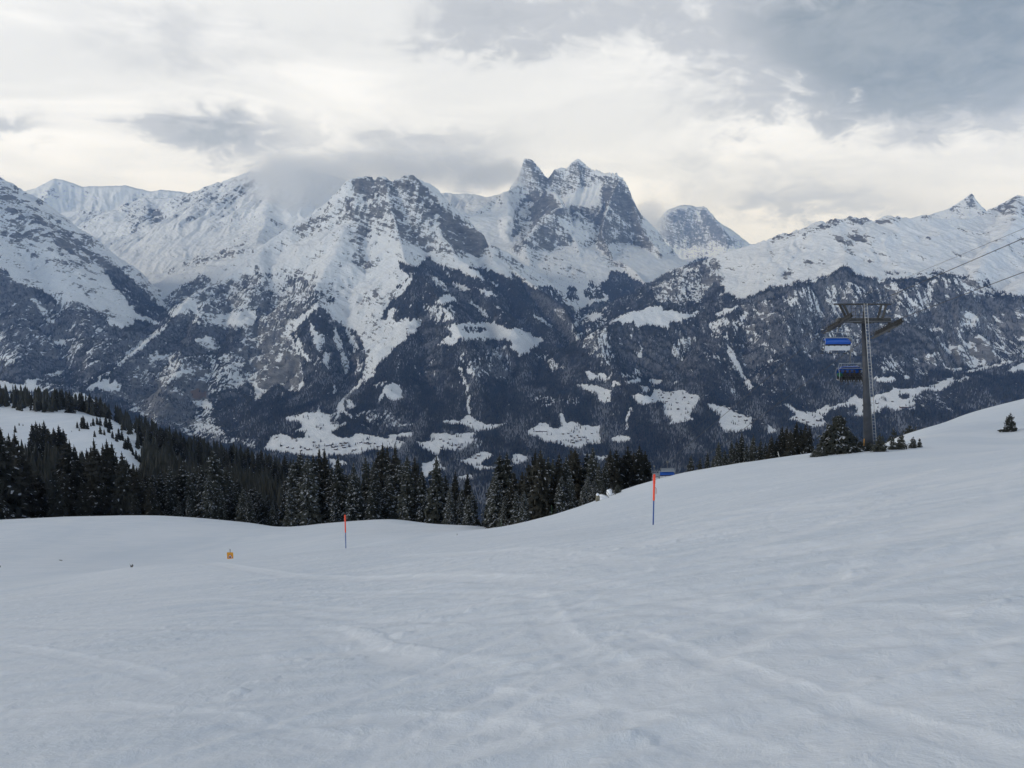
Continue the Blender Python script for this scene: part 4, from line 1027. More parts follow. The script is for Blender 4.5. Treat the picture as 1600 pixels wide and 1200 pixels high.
# -- tops traced from the photograph, left stand: (px, ytop)
LEFT = [(-60,640),(-35,660),(-12,652),(3,646),(14,667),(26,676),(35,674),(45,700),(112,689),(118,686),(125,694),(144,700),(150,696),(156,684),(163,705),(169,692),(175,685),(183,690),(190,712),(197,704),(205,716),(215,724),(222,730),(232,736),
        (243,738),(255,735),(262,745),(270,726),(280,738),(290,722),(300,735),(308,728),(320,724),(330,735),(338,699),(347,712),(356,728),(366,734),(375,744),(386,760),(398,757),(408,768),(420,772),(432,776)]
SPECIAL = {3: "tallest dark spruce at the left edge of the photo", 156: "slim spruce at left whose bare tip stands against the snowfield", 175: "middle spire of the three open spruces against the white clearing",
           183: "right spire of the three open spruces against the white clearing", 169: "left spire of the three open spruces against the white clearing", 197: "short ragged spruce just right of the three spires by the clearing",
           338: "tall spruce topping the left stand near its right part", 408: "frosted spruce beside the narrow white gap right of the left stand", 432: "small frosted spruce at the right foot of the left stand"}
for (px, yt) in LEFT:
    Y = crest_Y(px) + tr_rng.uniform(8, 40)
    kind = 'dark' if px < 240 else ('dusted' if px < 390 else 'frosty')
    if px in (156, 169, 175, 183): kind = 'narrow'
    tree_px(kind, px, Y, yt, SPECIAL.get(px, L_LEFT), G_LEFT, tr_rng.uniform(.95, 1.25))
for k in range(58):                                  # the lower, shaded front of the stand
    px = tr_rng.uniform(-50, 440)
    lo = np.interp(px, [0, 60, 110, 200, 260, 340, 440], [690, 712, 705, 720, 745, 735, 785])
    yt = tr_rng.uniform(lo, 782)
    Y = crest_Y(px) + tr_rng.uniform(2, 34)
    kind = 'dark' if px < 250 else 'dusted'
    tree_px(kind, px, Y, yt, L_LEFT, G_LEFT, tr_rng.uniform(1.0, 1.35))
# -- middle row
G_MID = "snow dusted spruces of the middle row"
L_MID = "snow dusted spruce in the row behind the middle of the piste"
MID = [(452,742,'frosty'),(463,715,'frosty'),(474,704,'frosty'),(484,712,'frosty'),(493,708,'dusted'),(503,697,'narrow'),(511,699,'narrow'),(521,728,'frosty'),(531,711,'dusted'),(543,738,'dusted'),(555,721,'dusted'),(564,746,'frosty'),(574,712,'dusted'),(586,718,'dusted'),
       (594,700,'narrow'),(601,691,'narrow'),(608,694,'narrow'),(620,692,'narrow'),(612,715,'dusted'),(627,718,'frosty'),(638,709,'dusted'),(650,711,'narrow'),(660,733,'frosty'),(642,750,'frosty'),(683,710,'dusted'),(697,740,'dusted'),(712,734,'narrow'),(704,758,'frosty'),(722,762,'frosty'),(731,737,'narrow'),(738,765,'frosty'),(718,778,'frosty'),
       (770,742,'dusted'),(781,706,'dusted'),(792,704,'dusted'),(803,735,'dark'),(816,735,'dark'),(826,722,'dark'),(836,701,'dark'),(844,700,'dark'),(856,711,'dusted'),(863,714,'dusted'),(873,706,'dark'),(884,712,'dusted'),(891,700,'dark'),(898,699,'dark'),(908,722,'dusted')]
SPM = {452: "broad frosted spruce at the left end of the middle row", 474: "tall frosted spruce just left of the twin slim tops", 503: "left one of the twin slim spruce tops over the village meadow", 511: "right one of the twin slim spruce tops over the village meadow",
       683: "pointed spruce standing clear of its row, white meadow behind its tip", 712: "thin spruce tip right of the lone pointed spruce", 731: "little dark spruce tip over the frosted bushes in the gap", 770: "broad spruce at the left edge of the clump right of the gap",
       601: "left one of the high narrow spires in mid row", 608: "middle one of the high narrow spires in mid row", 620: "right one of the high narrow spires in mid row"}
for (px, yt, kd) in MID:
    Y = crest_Y(px) + tr_rng.uniform(4, 26)
    if kd == 'narrow': Y += 18
    tree_px(kd, px, Y, yt, SPM.get(px, L_MID), G_MID, tr_rng.uniform(.95, 1.2))
for k in range(36):
    px = tr_rng.choice([tr_rng.uniform(448, 745), tr_rng.uniform(448, 745), tr_rng.uniform(762, 900)])
    yt = tr_rng.uniform(735, 795) if px < 745 else tr_rng.uniform(735, 785) - (px - 790) * 0.12
    Y = crest_Y(px) + tr_rng.uniform(1, 22)
    tree_px(tr_rng.choice(['frosty', 'frosty', 'dusted']), px, Y, yt, L_MID, G_MID, tr_rng.uniform(1.0, 1.3))
# -- clump beside the rock, right of the middle
G_RC = "spruces of the clump beside the snow covered rocks"
L_RC = "olive spruce in the clump left of the red pole"
for (px, yt, kd, dY) in [(916,704,'dusted',16),(925,697,'dusted',14),(935,722,'dusted',12),(918,742,'frosty',7),(945,720,'dusted',16),(952,700,'dark',22),(961,700,'dark',24),(970,712,'dark',26),(979,695,'dark',25),(988,704,'dark',28),(997,692,'dark',24),(1006,702,'dark',27),(890,742,'frosty',9),(875,748,'frosty',10),
                     (965,735,'dark',20),(985,728,'dark',24),(1002,730,'dark',26)]:
    tree_px(kd, px, 70 + dY if px < 950 else 84 + dY, yt, L_RC, G_RC, tr_rng.uniform(1.0, 1.25))
for (px, Y, yt, lb) in [(928, 67.5, 748, "olive frosted spruce right behind the yellowish rock"), (912, 66, 758, "frosted fir at the left foot of the rock clump"), (942, 69, 752, "dark fir above the snow heaps by the rocks")]:
    tree_px('frosty' if px < 940 else 'dusted', px, Y, yt, lb, G_RC, 1.35)
# -- tops peeping over the right crest
G_RT = "dark spruces behind the right crest"
L_RT = "dark spruce whose top shows over the crest between the chair and the lift tower"
for (px, yt) in [(1078,709),(1092,713),(1104,706),(1113,712),(1121,688),(1131,700),(1141,686),(1149,684),(1156,674),(1165,692),(1175,678),(1186,684),(1194,690),(1203,678),(1211,684),(1219,664),(1226,664),(1233,670),(1241,656),(1248,664),(1255,660),(1262,664)]:
    tree_px('dark' if px > 1200 else 'dusted', px, tr_rng.uniform(102, 122), yt, L_RT, G_RT, 0.95)
for (px, yt) in [(1393,667),(1418,660),(1428,663)]:
    tree_px('young', px, 165, yt, "spruce tip just showing over the white knoll right of the lift tower", "spruce tips over the white knoll")
# -- firs standing on the slope itself
tree_px('bushy', 1308, base_px(1308, 709), 647, "big bushy fir with snow on its boughs left of the lift tower", wf=1.0, name="fir_tree")
tree_px('bushy', 1326, base_px(1326, 706), 672, "lower dark fir leaning on the big bushy fir", wf=1.0, name="fir_tree")
for (px, yt, lb, wf) in [(1374, 676, "young fir right at the foot of the lift tower ladder", 1.25), (1343, 693, "low fir bush at the left foot of the lift tower", 2.2), (1358, 694, "low snowy fir bush in front of the tower base", 2.0), (1394, 681, "slim left one of two small firs right of the tower", 0.9),
                     (1407, 675, "taller right one of two small firs right of the tower", 1.0), (1426, 681, "small fir standing farthest right of the tower group", 1.05), (1436, 691, "tiny fir shoot beside the small fir on the right", 1.0)]:
    tree_px('young', px, base_px(px, {1374: 706, 1343: 702, 1358: 705, 1394: 703, 1407: 702.5, 1426: 700, 1436: 699}[px]), yt, lb, None, wf, "fir_tree", 0.05)
tree_px('young', 1577, base_px(1577, 675), 644, "lone young fir on the open slope at the far right", None, 1.25, "fir_tree", 0.06)
tree_px('bushy', 1279, base_px(1279, 714), 701, "snow laden low fir branch spreading left of the big bushy fir", None, 1.5, "fir_tree")

# -- hillside to the left: clumps on and around the snowfield
G_HILL = "spruces of the wooded hillside"
L_HILL = "small dark spruce of the wooded hillside beyond the left stand"
for (px, Y, yt, lb) in [(54,330,661,"left spruce of the dense clump on the hillside snowfield"),(60,335,657,None),(66,330,660,None),(73,332,656,None),(79,328,668,"right spruce of the dense clump on the hillside snowfield"),(57,320,672,None),(69,322,672,None),
                    (87,345,667,"left of the three spruces right of the snowfield clump"),(95,345,663,"middle of the three spruces right of the snowfield clump"),(102,345,669,"right of the three spruces right of the snowfield clump"),
                    (121,440,658,"short spruce at the left of the small clump mid snowfield"),(128,445,651,None),(131,440,648,"tallest spruce of the small clump mid snowfield"),(137,440,658,None),(146,460,652,None),(152,470,650,None),(157,470,651,None),(148,415,672,"lone little spruce below the small snowfield clump"),(157,430,664,None),(163,430,670,None),
                    (176,430,672,None),(182,425,676,None),(197,420,684,None),(208,415,700,None),(213,405,702,None),(170,450,661,None),(186,440,668,None),(191,445,672,None),(201,430,680,None),(205,425,690,None),(112,425,676,None),(30,430,660,None),(36,430,662,None),(142,455,660,None),(124,430,668,None),(166,470,648,None),(172,470,650,None),(194,415,690,None),(218,400,708,None),(24,400,664,None)]:
    tree_px('dark', px, Y, yt, lb or "spruce standing among the clumps on the hillside snowfield", "clumps on the hillside snowfield", 1.1)
def in_poly(x, y, P):
    c = False; n = len(P); j = n - 1
    for i in range(n):
        if (P[i][1] > y) != (P[j][1] > y) and x < (P[j][0] - P[i][0]) * (y - P[i][1]) / (P[j][1] - P[i][1]) + P[i][0]: c = not c
        j = i
    return c
CLEAR = [(-200,622),(0,637),(40,644),(135,646),(150,652),(178,656),(205,690),(222,716),(222,790),(190,790),(150,760),(100,755),(45,745),(-200,740)]
cand = []
hr = random.Random(17)
for k in range(12000):
    px = hr.uniform(-190, 560); Y = math.exp(hr.uniform(math.log(200), math.log(760)))
    if len(cand) > 4200: break
    cand.append((px, Y))
qs = np.array([(p - 800) / FPX * (CP + 0.2 * SP) for p, Y in cand]); qY = np.array([Y for p, Y in cand])
qt = fg_t(qs, qY)
gx_, gy_ = to_pix(qs, qt)
rows = []
for i in range(len(cand)):
    if in_poly(gx_[i], gy_[i], CLEAR): continue
    Y = qY[i]; h = hr.uniform(8, 14.5)
    if hr.random() < 0.2: h *= 0.6
    rows.append((Y, qs[i] * Y, qt[i] * Y, h, gx_[i], gy_[i]))
# largest in the picture become single trees, the rest is one wood
# visibility: only the far ones poke over what stands in front; rank by size on screen within the visible ridge band
rows.sort(key=lambda r: -r[3] / r[0] - (5 if r[5] < np.interp(r[4], [-100, 60, 200, 320, 440, 560], [650, 655, 690, 735, 765, 780]) else 0))
indiv = [r for r in rows if -0.66 < r[1] / r[0] < -0.16][:44]
taken = set(id(r) for r in indiv)
for (Y, x, z, h, a_, b_) in indiv:
    place_tree('narrow' if hr.random() < .3 else 'dark', (x, Y, z - 0.3), h, L_HILL, G_HILL, hr.uniform(1.1, 1.4))
V_, F_ = [], []
for r_ in rows:
    if id(r_) in taken: continue
    Y, x, z, h, a_, b_ = r_
    w0 = h * hr.uniform(.15, .22)
    for tier in range(4):
        zb = z + h * (0.04 + 0.22 * tier); zt = z + h * min(1.0, 0.42 + 0.2 * tier); rr = w0 * (1 - 0.22 * tier)
        n0 = len(V_); a0 = hr.uniform(0, 6.28); ns = 7
        for k in range(ns):
            q = rr * hr.uniform(.6, 1.25); V_.append((x + q * math.cos(a0 + 6.283 * k / ns), Y + q * math.sin(a0 + 6.283 * k / ns), zb + hr.uniform(-.06, .06) * h))
        V_.append((x + hr.uniform(-.1, .1), Y, zt))
        for k in range(ns): F_.append((n0 + k, n0 + (k + 1) % ns, n0 + ns))
hf = mesh_np("hillside_forest", np.array(V_), np.array(F_), [M['needle']])
tag(hf, "dense dark spruce wood covering the left hillside ridge", "forest", kind='stuff')
print("hill trees", len(rows), "objects", len(bpy.data.objects))
# ================================================================== CHAIRLIFT
def PV(px, py, Y): return Vector(P3(px, py, Y))
TOWER_Y = 82.0
base_t = on_ground(1358, 81.0) + Vector((0, 0, -0.6))
top_t = PV(1349, 500, TOWER_Y)
UP = Vector((0.064, -0.998, 0)).normalized()      # plan direction of the lift, uphill
RT = Vector((0.998, 0.064, 0)).normalized()
tower = thing("lift_tower", "grey steel chairlift tower with ladder and two roller trains on the slope crest", "lift tower", base_t)
def lo(v): return Vector(v) - base_t
bm = bmesh.new()
tube(bm, [lo(base_t), lo(base_t.lerp(top_t, .5)), lo(top_t)], [0.52, 0.30, 0.19], 20)
for f in (0.36, 0.74): 
    c = base_t.lerp(top_t, f)
    ax = (top_t - base_t).normalized()
    r_ = 0.52 - 0.42 * f if f < .5 else 0.41 - 0.22 * f
    tube(bm, [lo(c - ax * .05), lo(c + ax * .05)], r_ + 0.07, 20)
bm_obj("shaft", bm, M['shaft'], tower, True)
axis = (top_t - base_t).normalized()
bm = bmesh.new()
tube(bm, [lo(base_t), lo(base_t + axis * 0.75)], 0.85, 20)
bm_obj("footing", bm, M['steel'], tower)
# ladder on the side towards the camera, right of centre
bm = bmesh.new()
l0, l1 = PV(1367, 690, TOWER_Y - 0.55), PV(1352.5, 474, TOWER_Y - 0.55)
wv = RT * 0.16
tube(bm, [lo(l0 - wv), lo(l1 - wv)], 0.026, 6); tube(bm, [lo(l0 + wv), lo(l1 + wv)], 0.026, 6)
n_r = 44
for i in range(n_r):
    c = l0.lerp(l1, (i + .5) / n_r)
    tube(bm, [lo(c - wv), lo(c + wv)], 0.015, 5)
for f in (0.06, .28, .5, .72, .9):
    c = l0.lerp(l1, f); tube(bm, [lo(c), lo(c + Vector((0, 0.5, 0)))], 0.02, 5)
bm_obj("ladder", bm, M['ladder'], tower)
# cross arm
bm = bmesh.new()
rot_l = Matrix(((RT.x, -UP.x, 0), (RT.y, -UP.y, 0), (0, 0, 1)))
armL, armR = -2.55, 2.75
box(bm, lo(top_t + RT * (armL + armR) / 2 + Vector((0, 0, -.02))), (armR - armL, 0.42, 0.46), rot_l)
box(bm, lo(top_t + Vector((0, 0, -.30))), (1.7, 0.95, 0.06), rot_l)
bm_obj("crossarm", bm, M['dark_steel'], tower)
# head frame (work gantry)
bm = bmesh.new()
hz_ = 1.58
for dy_ in (-.45, .45):
    o_ = UP * dy_ + Vector((0, 0, hz_))
    tube(bm, [lo(top_t + RT * -2.95 + o_), lo(top_t + RT * 2.55 + o_)], 0.075, 8)
    for (xa, xb) in ((-2.35, -1.55), (2.05, 1.75)):
        tube(bm, [lo(top_t + RT * xa + o_), lo(top_t + RT * xb + UP * dy_ + Vector((0, 0, .15)))], 0.13, 8)
for k in range(9):
    x = -2.9 + k * 0.67
    tube(bm, [lo(top_t + RT * x + UP * -.45 + Vector((0, 0, hz_))), lo(top_t + RT * x + UP * .45 + Vector((0, 0, hz_)))], 0.035, 6)
tube(bm, [lo(top_t), lo(top_t + Vector((0, 0, 1.75)))], 0.07, 8)
for x in (-1.35, -.9, -.45):
    tube(bm, [lo(top_t + RT * x + Vector((0, -.1, 0.1))), lo(top_t + RT * x + Vector((0, -.1, hz_)))], 0.022, 6)
for z in (.45, .8, 1.15):
    tube(bm, [lo(top_t + RT * -1.4 + Vector((0, -.1, z))), lo(top_t + RT * -.1 + Vector((0, -.1, z)))], 0.022, 6)
bm_obj("head_frame", bm, M['dark_steel'], tower)
# railings of the catwalk on the arm
bm = bmesh.new()
for z in (.55, 1.0):
    tube(bm, [lo(top_t + RT * 1.9 + UP * .5 + Vector((0, 0, z * .6))), lo(top_t + RT * 2.9 + UP * .5 + Vector((0, 0, z * .6)))], 0.025, 6)
box(bm, lo(top_t + RT * 1.5 + UP * .45 + Vector((0, 0, -.12))), (2.4, 0.4, 0.05), rot_l)
box(bm, lo(top_t + RT * -1.5 + UP * .45 + Vector((0, 0, -.12))), (2.0, 0.4, 0.05), rot_l)
bm_obj("catwalk", bm, M['steel'], tower)
SL = 0.34
def train(center, name_label):
    d = (UP + Vector((0, 0, SL))).normalized()
    side = RT
    nrm = side.cross(d).normalized()
    if nrm.z < 0: nrm = -nrm
    bm = bmesh.new()
    rotm = Matrix((side, d, nrm)).transposed()
    for sx in (-.12, .12):
        box(bm, lo(center + side * sx - nrm * .12), (0.05, 5.3, 0.16), rotm)
    for k in (-1.9, -.65, .65, 1.9):
        box(bm, lo(center + d * k - nrm * .28), (0.2, 0.9, 0.14), rotm)
    # catwalk beside the rollers
    for so in (-.55,):
        box(bm, lo(center + side * so - nrm * .55), (0.45, 5.0, 0.04), rotm)
        for k in range(11):
            p = center + side * (so - .2) + d * (-2.5 + .5 * k) - nrm * .55
            tube(bm, [lo(p), lo(p + nrm * .55)], 0.018, 5)
        for z in (.28, .55):
            tube(bm, [lo(center + side * (so - .2) + d * -2.5 - nrm * (.55 - z)), lo(center + side * (so - .2) + d * 2.5 - nrm * (.55 - z))], 0.02, 5)
    tube(bm, [lo(center - nrm * .25), lo(center - nrm * .55)], .12, 8)
    tr_ = bm_obj("sheave_train", bm, M['dark_steel'], tower)
    for k in range(10):
        bm = bmesh.new()
        c = center + d * (-2.4 + k * 0.533) + nrm * .02
        tube(bm, [lo(c - side * .05), lo(c - side * .02)], 0.215, 16); tube(bm, [lo(c - side * .02), lo(c + side * .02)], 0.185, 16); tube(bm, [lo(c + side * .02), lo(c + side * .05)], 0.215, 16)
        bm_obj("sheave", bm, M['rubber'], tr_)
    return d, nrm
cL = PV(1311.5, 503, TOWER_Y + .1); cR = PV(1388, 511, TOWER_Y)
dL, nL = train(cL, "left"); dR, nR = train(cR, "right")
# arms reach the trains
bm = bmesh.new()
tube(bm, [lo(top_t + RT * armL), lo(cL - nL * .5)], .14, 8); tube(bm, [lo(top_t + RT * armR), lo(cR - nR * .5)], .14, 8)
bm_obj("train_bracket", bm, M['dark_steel'], tower)

# ropes
def rope_obj(name, pts, rad, label):
    bm = bmesh.new(); tube(bm, pts, rad, 6)
    o = bm_obj(name, bm, M['dark_steel'])
    return tag(o, label, "cable")
def line_hit(p0, px, py):
    """end point on the plan line of the lift whose picture point is (px, py)"""
    s, t = pix_st(px, py)
    # p0 + UP*k: x = s*y
    k = (s * p0.y - p0.x) / (UP.x - s * UP.y)
    x, y = p0.x + UP.x * k, p0.y + UP.y * k
    return Vector((x, y, t * y))
gripL3 = PV(1043, 717, 141)
def rope(c, d, n, hit, name_label, low):
    a = c + n * .22 - d * 2.5; b = c + n * .22 + d * 2.5
    e = line_hit(b, *hit)
    far_e = b + (e - b) * 2.4
    v = low - a
    pts = [far_e, b, c + n * .23, a]
    for k in range(1, 9):
        f = k / 8 * 2.6
        p = a + v * f
        p.z += -1.0 * (1 - (f / 1.3 - 1) ** 2) * 0.6
        pts.append(p)
    return pts
lowL = gripL3
ropeL = rope(cL, dL, nL, (1600, 372), "", lowL)
lowR = lowL + RT * ((cR - cL).dot(RT)) + Vector((0, 0, cR.z - cL.z))
ropeR = rope(cR, dR, nR, (1600, 425), "", lowR)
rope_obj("haul_rope", ropeL, 0.026, "upper dark haul rope running over the left roller train of the tower")
rope_obj("haul_rope", ropeR, 0.026, "lower dark haul rope running over the right roller train of the tower")
hf0 = top_t + RT * -2.2 + Vector((0, 0, hz_ + .05))
e = line_hit(hf0, 1600, 357)
rope_obj("signal_cable", [hf0 + (e - hf0) * 2.2, hf0, hf0 + (lowL - cL) * 2.2 + Vector((0, 0, 0))], 0.012, "thin signal cable strung above the haul ropes")
def at_Y(rp, Y):
    for a, b in zip(rp[:-1], rp[1:]):
        if (a.y - Y) * (b.y - Y) <= 0 and a.y != b.y:
            f = (Y - a.y) / (b.y - a.y); return a.lerp(b, f)

def chair(grip, rotz, label, drop, cap=False, bubble_up=False):
    """six seat chair; local +y is the way it faces; origin at the seat underside"""
    org = grip + Vector((0, 0, -drop))
    t = thing("chairlift_chair", label, "chairlift chair", org, rotz, "chairs on the lift")
    W = 2.75
    bm = bmesh.new(); box(bm, (0, .28, .07), (W, .52, .12)); bmesh.ops.bevel(bm, geom=bm.edges[:], offset=.03, segments=2, affect='EDGES')
    bm_obj("seat", bm, M['black'], t)
    rotb = Matrix.Rotation(R(12), 3, 'X')
    bm = bmesh.new(); box(bm, (0, -.03, .36), (W, .07, .58), rotb); bmesh.ops.bevel(bm, geom=bm.edges[:], offset=.02, segments=2, affect='EDGES')
    bm_obj("backrest", bm, M['black'], t)
    bm = bmesh.new(); box(bm, (0, -.10, .22), (W - .1, .04, .50), rotb); box(bm, (0, .2, -.015), (W - .15, .5, .03))
    bp = bm_obj("back_panel", bm, M['chair_white'], t)
    bm = bmesh.new()
    for x in (-.95, -.35, .35, .95):
        box(bm, (x, -.15, .46), (.16, .05, .06), rotb)
    box(bm, (0, -.16, .53), (W - .05, .05, .045), rotb)
    bm_obj("back_bracket", bm, M['dark_steel'], bp)
    # blue bubble: curved shell
    bm = bmesh.new()
    prof = [(-.18, .62), (-.26, .80), (-.27, .98), (-.18, 1.14), (0.02, 1.24), (.28, 1.28), (.55, 1.25)]
    if bubble_up: prof = [(-.24, .62), (-.36, .84), (-.40, 1.10), (-.33, 1.32), (-.12, 1.46), (.14, 1.50), (.36, 1.44)]
    nx = 24
    for off in (0.0, 0.025):
        rows_ = []
        for (y, z) in prof:
            row = []
            for i in range(nx + 1):
                x = -W / 2 + W * i / nx
                rd = 1 - 0.42 * abs(2 * i / nx - 1) ** 7
                row.append(bm.verts.new((x * (1.0 if z < 1.1 else .97), y * rd + off, .55 + (z - .55) * rd)))
            rows_.append(row)
        for a in range(len(prof) - 1):
            for i in range(nx):
                fs = (rows_[a][i], rows_[a][i + 1], rows_[a + 1][i + 1], rows_[a + 1][i])
                bm.faces.new(fs if off == 0 else fs[::-1])
    bm_obj("bubble", bm, M['bubble'], t, True)
    # side hoops
    for sx in (-1, 1):
        bm = bmesh.new()
        x = sx * (W / 2 + .04)
        tube(bm, [(x, .55, .0), (x, .62, .25), (x, .60, .7), (x, .42, 1.12), (x, .1, 1.32), (x, -.2, 1.2), (x, -.34, .9), (x, -.26, .5), (x, -.1, .05), (x, .1, -.04), (x, .55, 0)], .026, 6)
        bm_obj("side_frame", bm, M['chair_grey'], t)
    bm = bmesh.new()
    hzz = 1.35
    for y in (-.25, .25):
        tube(bm, [(-1.15, y, hzz - .05), (-1.1, y, 1.80), (1.1, y, 1.80), (1.15, y, hzz - .05)], .032, 6)
    for x in (-1.1, 0, 1.1):
        tube(bm, [(x, -.25, 1.80), (x, .25, 1.80)], .032, 6)
    for y in (-.25, .25):
        tube(bm, [(-W / 2, y, 1.27), (W / 2, y, 1.27)], .03, 6)
    bm_obj("carrier_frame", bm, M['chair_grey'], t)
    bm = bmesh.new()
    tube(bm, [(0, 0, 1.8), (0, 0, drop - .35), (0, 0, drop + .02)], .05, 8)
    box(bm, (0, 0, drop + .02), (.22, .8, .22)); box(bm, (0, .3, drop - .12), (.16, .3, .16))
    bm_obj("hanger", bm, M['steel'], t)
    bm = bmesh.new()
    for x in (-1.2, -.4, .4, 1.2):
        tube(bm, [(x, .62, .42), (x, .72, .0), (x, .70, -.42)], .022, 6); tube(bm, [(x - .22, .72, -.42), (x + .22, .72, -.42)], .03, 6)
    tube(bm, [(-1.3, .62, .42), (1.3, .62, .42)], .024, 6)
    bm_obj("safety_bar", bm, M['dark_steel'], t)
    if cap:
        bm = bmesh.new()
        pr = [(-.45, 1.30), (-.40, 1.55), (-.22, 1.76), (0, 1.83), (.22, 1.76), (.4, 1.55)]
        rows_ = [[bm.verts.new((xx, y, z)) for xx in (-1.25 + .12 * (z - 1.3), 0, 1.25 - .12 * (z - 1.3))] for y, z in pr]
        for a in range(len(pr) - 1):
            for i in range(2): bm.faces.new((rows_[a][i], rows_[a][i + 1], rows_[a + 1][i + 1], rows_[a + 1][i]))
        bm_obj("canopy", bm, M['chair_grey'], t, True)
    return t, org
g1 = at_Y(ropeL, 82.3); g3 = at_Y(ropeL, 141.0); g2 = at_Y(ropeR, 89.3)
DH = math.atan2(0.064, 0.998)          # facing downhill
def drop_to(grip, py):                 # seat underside at this picture height
    s, t = pix_st(1300, py); return grip.z - t * grip.y
c1, o1 = chair(g1, DH, "empty chairlift chair with pale back panel hanging under the left rollers of the tower", drop_to(g1, 547))
c2, o2 = chair(g2, DH + math.pi, "chairlift chair carrying dark clad riders left of the tower shaft", drop_to(g2, 593), bubble_up=True)
c3, o3 = chair(g3, DH, "distant chairlift chair with grey canopy and blue bubble over the snow crest", drop_to(g3, 747.5), cap=True)
g4 = at_Y(ropeL, 176.0)
pos4 = PV(1022, 737, 172)
c4, o4 = chair(Vector((pos4.x, pos4.y, pos4.z + 1.2)), DH, "half hidden grey chairlift chair behind the red pole top", 2.9, cap=False)
for ch in c4.children:
    if ch.name.startswith("bubble"): ch.data.materials[0] = M['chair_grey']

# riders
SKIN = simple_mat("face_scarf", (0.03, 0.028, 0.03), 0.8)
PANTS = simple_mat("dark_ski_trousers", (0.016, 0.017, 0.02), 0.8)
BOOT = simple_mat("ski_boot_plastic", (0.03, 0.03, 0.033), 0.4)
def rider(x, jacket_col, helmet_col, label, lean=0.0, spread=.11, turn=0.0):
    j = simple_mat("ski_jacket", jacket_col, 0.8, 0, .15, 8)
    hm = simple_mat("helmet_shell", helmet_col, 0.35)
    vs = {'pel': (0, .22, .20, .15), 'wai': (0, .17, .40, .145), 'che': (lean * .5, .13, .58, .165), 'nec': (lean, .15, .73, .065), 'hea': (lean, .19, .83, .10), 'cro': (lean, .19, .93, .085),
          'kl': (-spread, .60, .22, .085), 'kr': (spread, .60, .22, .085), 'al': (-spread, .66, -.20, .06), 'ar': (spread, .66, -.20, .06), 'tl': (-spread, .84, -.27, .055), 'tr': (spread, .84, -.27, .055),
          'sl': (-.20 + lean, .13, .64, .085), 'sr': (.20 + lean, .13, .64, .085), 'el': (-.27, .26, .42, .06), 'er': (.27, .26, .42, .06), 'wl': (-.17, .52, .44, .045), 'wr': (.17, .52, .44, .045), 'hl': (-.13, .60, .44, .05), 'hr': (.13, .60, .44, .05)}
    ed = [('pel','wai'),('wai','che'),('che','nec'),('nec','hea'),('hea','cro'),('pel','kl'),('pel','kr'),('kl','al'),('kr','ar'),('al','tl'),('ar','tr'),('che','sl'),('che','sr'),('sl','el'),('sr','er'),('el','wl'),('er','wr'),('wl','hl'),('wr','hr')]
    keys = list(vs); ix = {k: i for i, k in enumerate(keys)}
    me = bpy.data.meshes.new("person"); me.from_pydata([vs[k][:3] for k in keys], [(ix[a], ix[b]) for a, b in ed], [])
    tmp = bpy.data.objects.new("person_tmp", me); COL.objects.link(tmp)
    md = tmp.modifiers.new("skin", 'SKIN')
    for i, k in enumerate(keys):
        sv = me.skin_vertices[0].data[i]; sv.radius = (vs[k][3],) * 2; sv.use_root = (k == 'pel')
    tmp.modifiers.new("sub", 'SUBSURF').levels = 1
    dg = bpy.context.evaluated_depsgraph_get()
    fin = bpy.data.meshes.new_from_object(tmp.evaluated_get(dg))
    bpy.data.objects.remove(tmp)
    fin.materials.clear()
    for m_ in (j, PANTS, SKIN, BOOT): fin.materials.append(m_)
    for p in fin.polygons:
        c = p.center
        p.material_index = 2 if c.z > .75 else (3 if c.z < -.12 else (1 if (c.z < .30 and c.y > .1) or c.z < .2 else 0)); p.use_smooth = True
    o = bpy.data.objects.new("person", fin); link(o)
    o.location = o2 + Matrix.Rotation(DH + math.pi, 3, 'Z') @ Vector((x, 0, .06)); o.rotation_euler = (0, 0, DH + math.pi + turn)
    tag(o, label, "person", "riders on the chair")
    bm = bmesh.new(); bmesh.ops.create_uvsphere(bm, u_segments=12, v_segments=8, radius=.135, matrix=Matrix.Translation((lean, .17, .91)) @ Matrix.Diagonal((1, 1.12, .95, 1)))
    bmesh.ops.delete(bm, geom=[v for v in bm.verts if v.co.z < .855 and v.co.y > .17], context='VERTS')
    bm_obj("helmet", bm, hm, o, True)
    bm = bmesh.new(); box(bm, (lean, .285, .87), (.17, .05, .08)); bmesh.ops.bevel(bm, geom=bm.edges[:], offset=.015, segments=2, affect='EDGES')
    bm_obj("goggles", bm, M['rubber'], o)
    return o
rider(1.18, (0.012, 0.10, 0.055), (0.02, 0.02, 0.022), "rider in a dark green jacket at the left end of the chair", .02)
rider(.62, (0.02, 0.02, 0.024), (0.03, 0.03, 0.03), "second rider from the left, all in black with a black helmet", -.03)
rider(.05, (0.018, 0.018, 0.03), (0.012, 0.012, 0.014), "black clad rider in the middle of the chair", 0, .13)
rider(-.5, (0.022, 0.02, 0.02), (0.02, 0.02, 0.02), "second rider from the right, in dark clothes, legs together", .04, .08)
rider(-1.1, (0.015, 0.015, 0.02), (0.01, 0.01, 0.012), "rider at the right end of the chair beside the tower shaft", .0, .14, -.12)

